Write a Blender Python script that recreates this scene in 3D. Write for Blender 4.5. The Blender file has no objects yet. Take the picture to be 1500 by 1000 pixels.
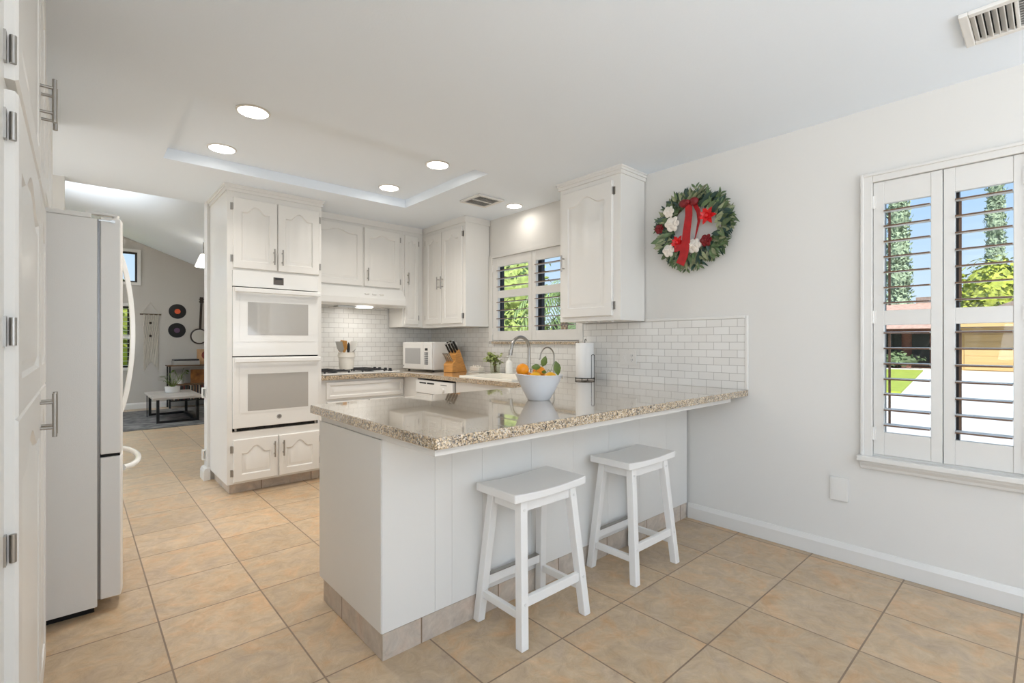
import bpy, bmesh, math, random
from mathutils import Vector, Matrix, noise
R = math.radians
PI = math.pi
sc = bpy.context.scene
COL = sc.collection

# ------------------------------------------------------------------ camera
CAM_H = 1.22
cam_data = bpy.data.cameras.new('camera')
cam = bpy.data.objects.new('camera', cam_data)
COL.objects.link(cam)
cam.location = (0, 0, CAM_H)
cam.rotation_euler = (R(90), 0, R(-41.84))
cam_data.sensor_width = 36.0
cam_data.lens = 712.6 / 1500 * 36.0
cam_data.shift_y = 1.0 / 1500
cam_data.clip_start = 0.02
cam_data.clip_end = 500
sc.camera = cam

# ------------------------------------------------------------------ view, world, sun, side door daylight, fill lamps
sc.view_settings.view_transform = 'Standard'
sc.view_settings.look = 'None'
sc.view_settings.gamma = 1.0
sc.view_settings.use_curve_mapping = False
sc.view_settings.exposure = 0.13

world = bpy.data.worlds.new('sky')
sc.world = world
world.use_nodes = True
wn = world.node_tree.nodes
wl = world.node_tree.links
for n in list(wn):
    wn.remove(n)
w_out = wn.new('ShaderNodeOutputWorld')
w_bg = wn.new('ShaderNodeBackground')
w_tc = wn.new('ShaderNodeTexCoord')
w_sep = wn.new('ShaderNodeSeparateXYZ')
w_ramp = wn.new('ShaderNodeValToRGB')
wl.new(w_tc.outputs['Generated'], w_sep.inputs[0])
wl.new(w_sep.outputs['Z'], w_ramp.inputs[0])
e = w_ramp.color_ramp.elements
e[0].position = 0.0
e[0].color = (0.80, 0.92, 1.0, 1)
e[1].position = 0.42
e[1].color = (0.20, 0.50, 0.98, 1)
wl.new(w_ramp.outputs[0], w_bg.inputs[0])
w_bg.inputs[1].default_value = 1.0
wl.new(w_bg.outputs[0], w_out.inputs[0])

def lamp(name, kind, loc, rot, energy, color=(1, 1, 1), **kw):
    d = bpy.data.lights.new(name, kind)
    d.energy = energy
    d.color = color
    for k, v in kw.items():
        setattr(d, k, v)
    o = bpy.data.objects.new(name, d)
    o.location = loc
    o.rotation_euler = rot
    COL.objects.link(o)
    return o

lamp('sun', 'SUN', (-20, -20, 30), (R(48), 0, R(-62)), 8.0, (1.0, 0.97, 0.92), angle=R(0.6))
# added fill lamps by unseen openings behind the camera, aimed up at the ceiling
lamp('fill_rear', 'AREA', (0.4, -2.95, 1.35), (R(166), 0, R(0)), 150, (0.84, 0.91, 1.0), shape='RECTANGLE', size=5.2, size_y=2.1)
lamp('fill_left', 'AREA', (-3.4, -1.0, 1.35), (R(160), 0, R(-90)), 190, (0.84, 0.90, 1.0), shape='RECTANGLE', size=3.0, size_y=2.1)
# added lamp in the living room, standing in for light bounced onto its ceiling
lamp('living_bounce_fill', 'AREA', (-2.4, 7.4, 1.0), (R(160), 0, R(-90)), 170, (0.86, 0.93, 1.0), shape='RECTANGLE', size=1.8, size_y=0.6, spread=R(80))
# daylight through the glass door in the left wall, beyond the refrigerator
lamp('daylight_side_door', 'AREA', (-0.88, 4.38, 1.1), (R(82), 0, R(-90)), 9, (0.92, 0.97, 1.0), shape='RECTANGLE', size=0.8, size_y=1.8)

# ------------------------------------------------------------------ mesh helpers
OFF = {}

class MB:
    def __init__(self):
        self.v = []
        self.f = []

    def add(self, vs, fs):
        b = len(self.v)
        self.v += [Vector(p) for p in vs]
        self.f += [tuple(b + i for i in f) for f in fs]
        return self

    def box(self, x0, x1, y0, y1, z0, z1):
        x0, x1 = min(x0, x1), max(x0, x1)
        y0, y1 = min(y0, y1), max(y0, y1)
        z0, z1 = min(z0, z1), max(z0, z1)
        return self.add([(x0, y0, z0), (x1, y0, z0), (x1, y1, z0), (x0, y1, z0), (x0, y0, z1), (x1, y0, z1), (x1, y1, z1), (x0, y1, z1)],
                        [(3, 2, 1, 0), (4, 5, 6, 7), (0, 1, 5, 4), (1, 2, 6, 5), (2, 3, 7, 6), (3, 0, 4, 7)])

    def hexa(self, bot, top):
        """bot, top: four points each, counter-clockwise from above"""
        return self.add(list(bot) + list(top), [(3, 2, 1, 0), (4, 5, 6, 7), (0, 1, 5, 4), (1, 2, 6, 5), (2, 3, 7, 6), (3, 0, 4, 7)])

    def bar(self, p, q, w, d, upv=(0, 0, 1)):
        p, q = Vector(p), Vector(q)
        t = (q - p).normalized()
        u = Vector(upv)
        s = t.cross(u)
        if s.length < 1e-4:
            s = t.cross(Vector((0, 1, 0)))
        s.normalize()
        u = s.cross(t).normalized()
        c = [s * w / 2 + u * d / 2, -s * w / 2 + u * d / 2, -s * w / 2 - u * d / 2, s * w / 2 - u * d / 2]
        return self.add([p + k for k in c] + [q + k for k in c], [(0, 1, 2, 3), (7, 6, 5, 4), (1, 0, 4, 5), (2, 1, 5, 6), (3, 2, 6, 7), (0, 3, 7, 4)])

    def tube(self, pts, r, n=10, cap=True):
        pts = [Vector(p) for p in pts]
        rs = r if isinstance(r, (list, tuple)) else [r] * len(pts)
        prev = None
        vs, fs = [], []
        for i, p in enumerate(pts):
            if i == 0:
                t = pts[1] - pts[0]
            elif i == len(pts) - 1:
                t = pts[-1] - pts[-2]
            else:
                t = (pts[i + 1] - p).normalized() + (p - pts[i - 1]).normalized()
            if t.length < 1e-9:
                t = Vector((0, 0, 1))
            t.normalize()
            if prev is None:
                a = Vector((0, 0, 1)) if abs(t.z) < 0.9 else Vector((1, 0, 0))
                s = t.cross(a).normalized()
            else:
                s = (prev - t * prev.dot(t))
                s = s.normalized() if s.length > 1e-6 else t.orthogonal().normalized()
            prev = s
            u = t.cross(s)
            for k in range(n):
                a = 2 * PI * k / n
                vs.append(p + (s * math.cos(a) + u * math.sin(a)) * rs[i])
        m = len(pts)
        for i in range(m - 1):
            for k in range(n):
                k2 = (k + 1) % n
                fs.append((i * n + k, i * n + k2, (i + 1) * n + k2, (i + 1) * n + k))
        if cap:
            fs.append(tuple(range(n))[::-1])
            fs.append(tuple((m - 1) * n + k for k in range(n)))
        return self.add(vs, fs)

    def cyl(self, p, q, r, r2=None, n=20):
        return self.tube([p, q], [r, r if r2 is None else r2], n)

    def lathe(self, prof, c=(0, 0, 0), n=32, sx=1, sy=1):
        c = Vector(c)
        vs, fs = [], []
        for (r, z) in prof:
            for k in range(n):
                a = 2 * PI * k / n
                vs.append((c.x + r * sx * math.cos(a), c.y + r * sy * math.sin(a), c.z + z))
        for i in range(len(prof) - 1):
            for k in range(n):
                k2 = (k + 1) % n
                fs.append((i * n + k, i * n + k2, (i + 1) * n + k2, (i + 1) * n + k))
        if prof[0][0] > 1e-6:
            fs.append(tuple(range(n))[::-1])
        if prof[-1][0] > 1e-6:
            fs.append(tuple((len(prof) - 1) * n + k for k in range(n)))
        return self.add(vs, fs)

    def ball(self, c, r, n=16, sx=1, sy=1, sz=1):
        prof = []
        m = max(6, n // 2)
        for i in range(m + 1):
            a = -PI / 2 + PI * i / m
            prof.append((max(r * math.cos(a), 1e-5), r * sz * math.sin(a)))
        return self.lathe(prof, c, n, sx, sy)

    def prism(self, poly, fn, a, b):
        """extrude a 2-D polygon; fn(u, v, w) maps it to space"""
        n = len(poly)
        vs = [fn(u, v, a) for u, v in poly] + [fn(u, v, b) for u, v in poly]
        fs = [tuple(range(n)), tuple(range(2 * n - 1, n - 1, -1))]
        for i in range(n):
            j = (i + 1) % n
            fs.append((j, i, n + i, n + j))
        return self.add(vs, fs)

    def slab(self, us, vs_, filled, fn, a, b):
        """plate of grid cells with holes; fn(u, v, w) maps it to space"""
        nu, nv = len(us), len(vs_)
        idx = {}
        def g(i, j, k):
            key = (i, j, k)
            if key not in idx:
                idx[key] = len(self.v)
                self.v.append(Vector(fn(us[i], vs_[j], a if k == 0 else b)))
            return idx[key]
        ok = lambda i, j: 0 <= i < nu - 1 and 0 <= j < nv - 1 and filled(i, j)
        for i in range(nu - 1):
            for j in range(nv - 1):
                if not ok(i, j):
                    continue
                self.f.append((g(i, j, 1), g(i + 1, j, 1), g(i + 1, j + 1, 1), g(i, j + 1, 1)))
                self.f.append((g(i, j + 1, 0), g(i + 1, j + 1, 0), g(i + 1, j, 0), g(i, j, 0)))
                if not ok(i - 1, j):
                    self.f.append((g(i, j + 1, 0), g(i, j, 0), g(i, j, 1), g(i, j + 1, 1)))
                if not ok(i + 1, j):
                    self.f.append((g(i + 1, j, 0), g(i + 1, j + 1, 0), g(i + 1, j + 1, 1), g(i + 1, j, 1)))
                if not ok(i, j - 1):
                    self.f.append((g(i, j, 0), g(i + 1, j, 0), g(i + 1, j, 1), g(i, j, 1)))
                if not ok(i, j + 1):
                    self.f.append((g(i + 1, j + 1, 0), g(i, j + 1, 0), g(i, j + 1, 1), g(i + 1, j + 1, 1)))
        return self

    def leaf(self, p, d, nrm, ln, w, bend=0.15):
        """a folded leaf from p along d"""
        p, d, nrm = Vector(p), Vector(d).normalized(), Vector(nrm)
        s = d.cross(nrm)
        if s.length < 1e-4:
            s = d.orthogonal()
        s.normalize()
        nn = s.cross(d).normalized()
        prof = [(0, .05), (.25, .8), (.5, 1), (.78, .62), (1, .02)]
        vs = []
        for t, k in prof:
            c = p + d * ln * t - nn * bend * ln * t * t
            vs += [c - s * w / 2 * k + nn * w * .14 * k, c, c + s * w / 2 * k + nn * w * .14 * k]
        fs = []
        for i in range(len(prof) - 1):
            a = i * 3
            fs += [(a, a + 1, a + 4, a + 3), (a + 1, a + 2, a + 5, a + 4)]
        return self.add(vs, fs)

    def xf(self, M):
        self.v = [M @ p for p in self.v]
        return self

    def build(self, name, mat, parent=None, smooth=False, bevel=0.0, origin=None, seg=2, fix=True):
        off = Vector((0, 0, 0))
        if parent is not None:
            off = OFF.get(parent.name, off)
        elif origin is not None:
            off = Vector(origin)
        me = bpy.data.meshes.new(name)
        me.from_pydata([tuple(p - off) for p in self.v], [], self.f)
        if fix:
            bm = bmesh.new()
            bm.from_mesh(me)
            bmesh.ops.recalc_face_normals(bm, faces=bm.faces)
            bm.to_mesh(me)
            bm.free()
        me.materials.append(mat)
        if smooth:
            me.polygons.foreach_set('use_smooth', [True] * len(me.polygons))
            me.set_sharp_from_angle(angle=R(38))
        o = bpy.data.objects.new(name, me)
        COL.objects.link(o)
        if parent is not None:
            o.parent = parent
            OFF[o.name] = off
        elif origin is not None:
            o.location = off
            OFF[o.name] = off
        if bevel:
            m = o.modifiers.new('bevel', 'BEVEL')
            m.width = bevel
            m.segments = seg
            m.limit_method = 'ANGLE'
            m.angle_limit = R(40)
        return o

def box(*a):
    return MB().box(*a)

def thing(name, label, cat, loc, rotz=None, group=None):
    """an Empty at the thing's base; rotz None: the parts are given in room coordinates"""
    o = bpy.data.objects.new(name, None)
    o.empty_display_size = 0.05
    COL.objects.link(o)
    o.location = loc
    if rotz is None:
        OFF[o.name] = Vector(loc)
    else:
        o.rotation_euler = (0, 0, rotz)
        OFF[o.name] = Vector((0, 0, 0))
    return tag(o, label, cat, group)

def tag(o, label=None, cat=None, group=None, kind=None):
    if label:
        o['label'] = label
    if cat:
        o['category'] = cat
    if group:
        o['group'] = group
    if kind:
        o['kind'] = kind
    return o

def struct(o):
    o['kind'] = 'structure'
    return o

def dup(root, loc, rotz=None, label=None):
    r = root.copy()
    COL.objects.link(r)
    r.location = loc
    if rotz is not None:
        r.rotation_euler = (0, 0, rotz)
    if label:
        r['label'] = label
    def rec(src, dst):
        for ch in list(src.children):
            c = ch.copy()
            COL.objects.link(c)
            c.parent = dst
            rec(ch, c)
    rec(root, r)
    return r

# ------------------------------------------------------------------ materials
def srgb(r, g, b):
    f = lambda c: (c / 255 / 12.92) if c / 255 <= 0.04045 else ((c / 255 + 0.055) / 1.055) ** 2.4
    return (f(r), f(g), f(b), 1)

def base_mat(name):
    m = bpy.data.materials.new(name)
    m.use_nodes = True
    nt = m.node_tree
    return m, nt, nt.nodes['Principled BSDF']

def N(nt, t, **inp):
    n = nt.nodes.new(t)
    for k, v in inp.items():
        n.inputs[k.replace('_', ' ')].default_value = v
    return n

def mat(name, col, rough=0.5, metal=0.0, vary=0.0, scale=8.0, bump=0.0, bscale=60.0, coat=0.0, spec=0.5, stretch=None):
    m, nt, b = base_mat(name)
    b.inputs['Base Color'].default_value = col
    b.inputs['Roughness'].default_value = rough
    b.inputs['Metallic'].default_value = metal
    b.inputs['Coat Weight'].default_value = coat
    b.inputs['Specular IOR Level'].default_value = spec
    tc = N(nt, 'ShaderNodeTexCoord')
    src = tc.outputs['Object']
    if stretch:
        mp = N(nt, 'ShaderNodeMapping')
        mp.inputs['Scale'].default_value = stretch
        nt.links.new(src, mp.inputs[0])
        src = mp.outputs[0]
    if vary:
        nz = N(nt, 'ShaderNodeTexNoise', Scale=scale, Detail=5.0)
        nt.links.new(src, nz.inputs['Vector'])
        rp = N(nt, 'ShaderNodeValToRGB')
        rp.color_ramp.elements[0].position = 0.3
        rp.color_ramp.elements[1].position = 0.7
        rp.color_ramp.elements[0].color = tuple(c * (1 - vary) for c in col[:3]) + (1,)
        rp.color_ramp.elements[1].color = tuple(min(1, c * (1 + vary)) for c in col[:3]) + (1,)
        nt.links.new(nz.outputs['Fac'], rp.inputs[0])
        nt.links.new(rp.outputs[0], b.inputs['Base Color'])
    if bump:
        nb = N(nt, 'ShaderNodeTexNoise', Scale=bscale, Detail=4.0)
        nt.links.new(src, nb.inputs['Vector'])
        bp = N(nt, 'ShaderNodeBump', Strength=bump, Distance=0.002)
        nt.links.new(nb.outputs['Fac'], bp.inputs['Height'])
        nt.links.new(bp.outputs[0], b.inputs['Normal'])
    return m

def emit_mat(name, col, strength):
    m, nt, b = base_mat(name)
    b.inputs['Base Color'].default_value = (0.9, 0.9, 0.9, 1)
    b.inputs['Emission Color'].default_value = col
    b.inputs['Emission Strength'].default_value = strength
    return m

def glass_mat(name, tint=(0.96, 0.98, 0.98, 1)):
    m, nt, b = base_mat(name)
    out = nt.nodes['Material Output']
    nt.nodes.remove(b)
    tr = N(nt, 'ShaderNodeBsdfTransparent', Color=tint)
    gl = N(nt, 'ShaderNodeBsdfGlossy', Roughness=0.02)
    fr = N(nt, 'ShaderNodeFresnel', IOR=1.35)
    mx = N(nt, 'ShaderNodeMixShader')
    gm_ = N(nt, 'ShaderNodeNewGeometry')
    inv = N(nt, 'ShaderNodeMath')
    inv.operation = 'SUBTRACT'
    inv.inputs[0].default_value = 1.0
    nt.links.new(gm_.outputs['Backfacing'], inv.inputs[1])
    mul = N(nt, 'ShaderNodeMath')
    mul.operation = 'MULTIPLY'
    nt.links.new(fr.outputs[0], mul.inputs[0])
    nt.links.new(inv.outputs[0], mul.inputs[1])
    nt.links.new(mul.outputs[0], mx.inputs[0])
    nt.links.new(tr.outputs[0], mx.inputs[1])
    nt.links.new(gl.outputs[0], mx.inputs[2])
    nt.links.new(mx.outputs[0], out.inputs[0])
    return m

M = {}
M['wall'] = mat('wall_paint', srgb(222, 219, 213), 0.75, bump=0.12, bscale=90)
M['ceil'] = mat('ceiling_paint', srgb(240, 247, 254), 0.8, bump=0.2, bscale=120)
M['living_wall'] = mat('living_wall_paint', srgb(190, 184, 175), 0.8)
M['white'] = mat('white_cabinet_paint', srgb(232, 229, 223), 0.32, bump=0.05, bscale=40)
M['trim'] = mat('white_trim_paint', srgb(222, 219, 213), 0.35)
M['appliance'] = mat('white_enamel', srgb(234, 232, 227), 0.18, coat=0.3)
M['fridge'] = mat('textured_white_enamel', srgb(240, 237, 231), 0.33, bump=0.35, bscale=420)
M['nickel'] = mat('brushed_nickel', srgb(168, 164, 158), 0.32, 1.0)
M['chrome'] = mat('polished_chrome', srgb(205, 205, 205), 0.15, 1.0)
M['steel'] = mat('stainless_steel', srgb(190, 190, 188), 0.28, 1.0)
M['black'] = mat('black_plastic', srgb(24, 24, 25), 0.4)
M['blackmetal'] = mat('black_metal', srgb(28, 27, 26), 0.45, 0.3)
M['grill'] = mat('cast_iron', srgb(40, 40, 42), 0.6)
M['dark'] = mat('dark_void', srgb(18, 17, 16), 0.8)
M['ovenglass'] = mat('oven_window_glass', srgb(172, 168, 161), 0.08, coat=0.6)
M['mwglass'] = mat('microwave_window', srgb(178, 177, 175), 0.2, vary=0.06, scale=900)
M['display'] = mat('display_glass', srgb(88, 80, 72), 0.2)
M['button'] = mat('grey_buttons', srgb(95, 96, 100), 0.5)
M['badge'] = mat('grey_badge', srgb(130, 128, 126), 0.3, 0.6)
M['stool'] = mat('white_stool_paint', srgb(236, 233, 228), 0.38, bump=0.05, bscale=30)
M['plate'] = mat('white_plastic', srgb(228, 225, 219), 0.35)
M['louveredge'] = mat('brown_louver_edge', srgb(112, 84, 62), 0.6)  # brown for the louvers' room-side edges and the tilt rods
M['bronze'] = mat('bronze_window_frame', srgb(38, 29, 24), 0.5)
M['glass'] = glass_mat('window_glass')
M['crock'] = mat('cream_ceramic', srgb(236, 229, 217), 0.25)
M['bowl'] = mat('white_ceramic', srgb(224, 227, 231), 0.35)
M['paper'] = mat('paper_towel', srgb(240, 239, 236), 0.9, bump=0.4, bscale=260)
M['card'] = mat('cardboard_tube', srgb(165, 135, 100), 0.9)
M['orange'] = mat('orange_peel', srgb(244, 150, 14), 0.38, vary=0.12, scale=30, bump=0.4, bscale=420)
M['mango'] = mat('yellow_peel', srgb(246, 178, 28), 0.38, vary=0.14, scale=24, bump=0.3, bscale=400)
M['leaf'] = mat('citrus_leaf', srgb(92, 112, 34), 0.4, vary=0.3, scale=40)
M['herb'] = mat('variegated_leaf', srgb(166, 178, 108), 0.5, vary=0.4, scale=60)
M['stem'] = mat('woody_stem', srgb(110, 92, 62), 0.7)
M['vase'] = glass_mat('clear_vase_glass', (0.93, 0.95, 0.90, 1))
M['knifewood'] = mat('maple_block', srgb(206, 146, 76), 0.38, vary=0.2, scale=14, stretch=(1, 1, 6))
M['wood'] = mat('utensil_wood', srgb(200, 148, 82), 0.5, vary=0.15, scale=20, stretch=(6, 6, 1))
M['darkwood'] = mat('walnut_shelf', srgb(112, 80, 50), 0.5, vary=0.25, scale=9, stretch=(1, 8, 8))
M['sink'] = mat('cream_sink_enamel', srgb(242, 236, 222), 0.15, coat=0.4)
M['soap'] = mat('soap_bottle', srgb(238, 236, 228), 0.3)
M['wreathleaf'] = mat('eucalyptus_leaf', srgb(92, 112, 74), 0.55, vary=0.45, scale=20)
M['wreathdark'] = mat('dark_pine_leaf', srgb(48, 72, 62), 0.5, vary=0.3, scale=24)
M['wreathpale'] = mat('pale_leaf', srgb(142, 148, 112), 0.55, vary=0.3, scale=24)
M['red'] = mat('red_ribbon', srgb(172, 20, 26), 0.45, vary=0.15, scale=30)
M['redflower'] = mat('red_petal', srgb(214, 28, 30), 0.4, vary=0.2, scale=50)
M['darkred'] = mat('dark_red_petal', srgb(120, 14, 22), 0.5, vary=0.25, scale=50)
M['whiteflower'] = mat('white_petal', srgb(238, 230, 218), 0.6)
M['twig'] = mat('vine_ring', srgb(86, 70, 48), 0.8, vary=0.3, scale=30)
M['macrame'] = mat('cotton_cord', srgb(206, 198, 184), 0.95, bump=0.6, bscale=200)
M['vinyl'] = mat('black_vinyl', srgb(16, 16, 17), 0.3)
M['orangelabel'] = mat('orange_label', srgb(222, 92, 48), 0.6)
M['purplelabel'] = mat('purple_label', srgb(96, 70, 96), 0.6)
M['banjohead'] = mat('banjo_skin', srgb(196, 190, 178), 0.6)
M['banjowood'] = mat('dark_banjo_wood', srgb(52, 38, 28), 0.4)
M['tabletop'] = mat('grey_table_top', srgb(190, 180, 170), 0.35, vary=0.18, scale=6)
M['rug'] = mat('grey_patterned_rug', srgb(112, 108, 104), 0.95, vary=0.65, scale=7, bump=0.5, bscale=160)
M['planter'] = mat('white_planter', srgb(222, 218, 212), 0.5)
M['lampglass'] = emit_mat('lit_lamp_shade', (1.0, 0.93, 0.82, 1), 3.0)
M['light'] = emit_mat('lit_diffuser', (1.0, 0.95, 0.88, 1), 12.0)
M['hoodlight'] = emit_mat('lit_hood_lamp', (1.0, 0.96, 0.9, 1), 6.0)

def granite_mat():
    m, nt, b = base_mat('speckled_granite')
    tc = N(nt, 'ShaderNodeTexCoord')
    v1 = N(nt, 'ShaderNodeTexVoronoi', Scale=260.0)
    v2 = N(nt, 'ShaderNodeTexVoronoi', Scale=140.0)
    nz = N(nt, 'ShaderNodeTexNoise', Scale=60.0, Detail=3.0)
    mixv = N(nt, 'ShaderNodeMix')
    mixv.data_type = 'VECTOR'
    mixv.inputs[0].default_value = 0.012
    nt.links.new(tc.outputs['Object'], nz.inputs['Vector'])
    nt.links.new(tc.outputs['Object'], mixv.inputs[4])
    nt.links.new(nz.outputs['Color'], mixv.inputs[5])
    for v in (v1, v2):
        nt.links.new(mixv.outputs[1], v.inputs['Vector'])
    def ramp(stops):
        r = N(nt, 'ShaderNodeValToRGB')
        r.color_ramp.interpolation = 'CONSTANT'
        el = r.color_ramp.elements
        el[0].position, el[0].color = stops[0]
        el[1].position, el[1].color = stops[1]
        for p, c in stops[2:]:
            x = el.new(p)
            x.color = c
        return r
    r1 = ramp([(0, srgb(24, 22, 22)), (0.22, srgb(92, 82, 72)), (0.38, srgb(190, 164, 128)), (0.58, srgb(222, 198, 160)), (0.88, srgb(226, 218, 206))])
    r2 = ramp([(0, srgb(38, 34, 33)), (0.18, srgb(140, 120, 98)), (0.46, srgb(192, 168, 136)), (0.80, srgb(218, 204, 182))])
    s1 = N(nt, 'ShaderNodeSeparateColor')
    s2 = N(nt, 'ShaderNodeSeparateColor')
    nt.links.new(v1.outputs['Color'], s1.inputs[0])
    nt.links.new(v2.outputs['Color'], s2.inputs[0])
    nt.links.new(s1.outputs[0], r1.inputs[0])
    nt.links.new(s2.outputs[0], r2.inputs[0])
    mx = N(nt, 'ShaderNodeMix')
    mx.data_type = 'RGBA'
    mx.inputs[0].default_value = 0.4
    nt.links.new(r1.outputs[0], mx.inputs[6])
    nt.links.new(r2.outputs[0], mx.inputs[7])
    nt.links.new(mx.outputs[2], b.inputs['Base Color'])
    b.inputs['Roughness'].default_value = 0.12
    b.inputs['Coat Weight'].default_value = 1.0
    b.inputs['Coat Roughness'].default_value = 0.03
    b.inputs['Coat IOR'].default_value = 1.55
    return m
M['granite'] = granite_mat()

def math_node(nt, op, a=None, b=None, v=None):
    n = nt.nodes.new('ShaderNodeMath')
    n.operation = op
    if a is not None:
        nt.links.new(a, n.inputs[0])
    if b is not None:
        nt.links.new(b, n.inputs[1])
    if v is not None:
        n.inputs[1].default_value = v
    return n.outputs[0]

def floor_mat(name, gx, px, gy, py, tint=1.0, sat=1.0):
    m, nt, b = base_mat(name)
    tc = N(nt, 'ShaderNodeTexCoord')
    sp = N(nt, 'ShaderNodeSeparateXYZ')
    nt.links.new(tc.outputs['Object'], sp.inputs[0])
    def cell(o, g, p):
        s = math_node(nt, 'SUBTRACT', o, v=g)
        d = math_node(nt, 'DIVIDE', s, v=p)
        fl = math_node(nt, 'FLOOR', d)
        fr = math_node(nt, 'FRACT', d)
        c = math_node(nt, 'SUBTRACT', fr, v=0.5)
        a = math_node(nt, 'ABSOLUTE', c)
        return fl, math_node(nt, 'MULTIPLY', a, v=p), p / 2
    fx, ax, hx = cell(sp.outputs[0], gx, px)
    fy, ay, hy = cell(sp.outputs[1], gy, py)
    cx = N(nt, 'ShaderNodeCombineXYZ')
    nt.links.new(fx, cx.inputs[0])
    nt.links.new(fy, cx.inputs[1])
    wnz = N(nt, 'ShaderNodeTexWhiteNoise')
    wnz.noise_dimensions = '3D'
    nt.links.new(cx.outputs[0], wnz.inputs['Vector'])
    sc_ = N(nt, 'ShaderNodeVectorMath')
    sc_.operation = 'SCALE'
    sc_.inputs['Scale'].default_value = 20.0
    nt.links.new(wnz.outputs['Color'], sc_.inputs[0])
    ad = N(nt, 'ShaderNodeVectorMath')
    ad.operation = 'ADD'
    nt.links.new(tc.outputs['Object'], ad.inputs[0])
    nt.links.new(sc_.outputs[0], ad.inputs[1])
    big = N(nt, 'ShaderNodeTexNoise', Scale=5.0, Detail=7.0, Roughness=0.66, Distortion=0.9)
    fine = N(nt, 'ShaderNodeTexNoise', Scale=13.0, Detail=14.0, Roughness=0.74, Distortion=0.8)
    for n_ in (big, fine):
        nt.links.new(ad.outputs[0], n_.inputs['Vector'])
    r1 = N(nt, 'ShaderNodeValToRGB')
    el = r1.color_ramp.elements
    el[0].position, el[0].color = 0.36, srgb(188, 166, 146)
    el[1].position, el[1].color = 0.66, srgb(224, 174, 126)
    x = el.new(0.5)
    x.color = srgb(206, 180, 148)
    nt.links.new(big.outputs['Fac'], r1.inputs[0])
    r2 = N(nt, 'ShaderNodeValToRGB')
    el = r2.color_ramp.elements
    el[0].position, el[0].color = 0.32, srgb(168, 144, 114)
    el[1].position, el[1].color = 0.68, srgb(234, 214, 186)
    nt.links.new(fine.outputs['Fac'], r2.inputs[0])
    mx = N(nt, 'ShaderNodeMix')
    mx.data_type = 'RGBA'
    mx.inputs[0].default_value = 0.5
    nt.links.new(r1.outputs[0], mx.inputs[6])
    nt.links.new(r2.outputs[0], mx.inputs[7])
    hsv = N(nt, 'ShaderNodeHueSaturation')
    hsv.inputs['Saturation'].default_value = sat
    mr = N(nt, 'ShaderNodeMapRange')
    mr.inputs[3].default_value = 0.9 * tint
    mr.inputs[4].default_value = 1.06 * tint
    nt.links.new(wnz.outputs['Value'], mr.inputs[0])
    nt.links.new(mr.outputs[0], hsv.inputs['Value'])
    nt.links.new(mx.outputs[2], hsv.inputs['Color'])
    gap = 0.0032
    ga = math_node(nt, 'GREATER_THAN', ax, v=hx - gap)
    gb = math_node(nt, 'GREATER_THAN', ay, v=hy - gap)
    gm = math_node(nt, 'MAXIMUM', ga, gb)
    fin = N(nt, 'ShaderNodeMix')
    fin.data_type = 'RGBA'
    nt.links.new(gm, fin.inputs[0])
    nt.links.new(hsv.outputs[0], fin.inputs[6])
    fin.inputs[7].default_value = srgb(134, 112, 90)
    nt.links.new(fin.outputs[2], b.inputs['Base Color'])
    rr = N(nt, 'ShaderNodeMapRange')
    rr.inputs[3].default_value = 0.26
    rr.inputs[4].default_value = 0.46
    nt.links.new(fine.outputs['Fac'], rr.inputs[0])
    nt.links.new(rr.outputs[0], b.inputs['Roughness'])
    hgt = math_node(nt, 'MULTIPLY', gm, v=-0.8)
    hs = math_node(nt, 'ADD', hgt, fine.outputs['Fac'])
    hs = math_node(nt, 'ADD', hs, big.outputs['Fac'])
    bp = N(nt, 'ShaderNodeBump', Strength=0.5, Distance=0.005)
    nt.links.new(hs, bp.inputs['Height'])
    nt.links.new(bp.outputs[0], b.inputs['Normal'])
    return m
M['floor'] = floor_mat('slate_look_floor_tile', 0.267, 0.408, 0.518, 0.4185, tint=0.88, sat=1.08)

def plinth_mat(name, axis, g, p):
    m = floor_mat(name, g if axis == 0 else -50.0, p if axis == 0 else 100.0, g if axis == 1 else -50.0, p if axis == 1 else 100.0, tint=0.98, sat=0.6)
    return m
M['plinth_x'] = plinth_mat('plinth_tile_front', 0, 0.675, 0.408)
M['plinth_y'] = plinth_mat('plinth_tile_side', 1, 0.518, 0.4185)

def brick_mat(name, axis, shift):
    m, nt, b = base_mat(name)
    tc = N(nt, 'ShaderNodeTexCoord')
    sp = N(nt, 'ShaderNodeSeparateXYZ')
    nt.links.new(tc.outputs['Object'], sp.inputs[0])
    cb = N(nt, 'ShaderNodeCombineXYZ')
    nt.links.new(math_node(nt, 'SUBTRACT', sp.outputs[axis], v=shift), cb.inputs[0])
    nt.links.new(math_node(nt, 'SUBTRACT', sp.outputs[2], v=0.917), cb.inputs[1])
    br = N(nt, 'ShaderNodeTexBrick')
    br.inputs['Scale'].default_value = 1.0
    br.inputs['Mortar Size'].default_value = 0.0016
    br.inputs['Mortar Smooth'].default_value = 0.2
    br.inputs['Brick Width'].default_value = 0.104
    br.inputs['Row Height'].default_value = 0.0505
    br.inputs['Color1'].default_value = srgb(226, 223, 217)
    br.inputs['Color2'].default_value = srgb(232, 230, 225)
    br.inputs['Mortar'].default_value = srgb(178, 173, 166)
    nt.links.new(cb.outputs[0], br.inputs['Vector'])
    nt.links.new(br.outputs['Color'], b.inputs['Base Color'])
    bp = N(nt, 'ShaderNodeBump', Strength=0.35, Distance=0.001)
    bp.invert = True
    nt.links.new(br.outputs['Fac'], bp.inputs['Height'])
    nt.links.new(bp.outputs[0], b.inputs['Normal'])
    b.inputs['Roughness'].default_value = 0.22
    return m
M['tile_right'] = brick_mat('subway_tile_right', 1, 1.317)
M['tile_back'] = brick_mat('subway_tile_back', 0, 1.63)

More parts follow.
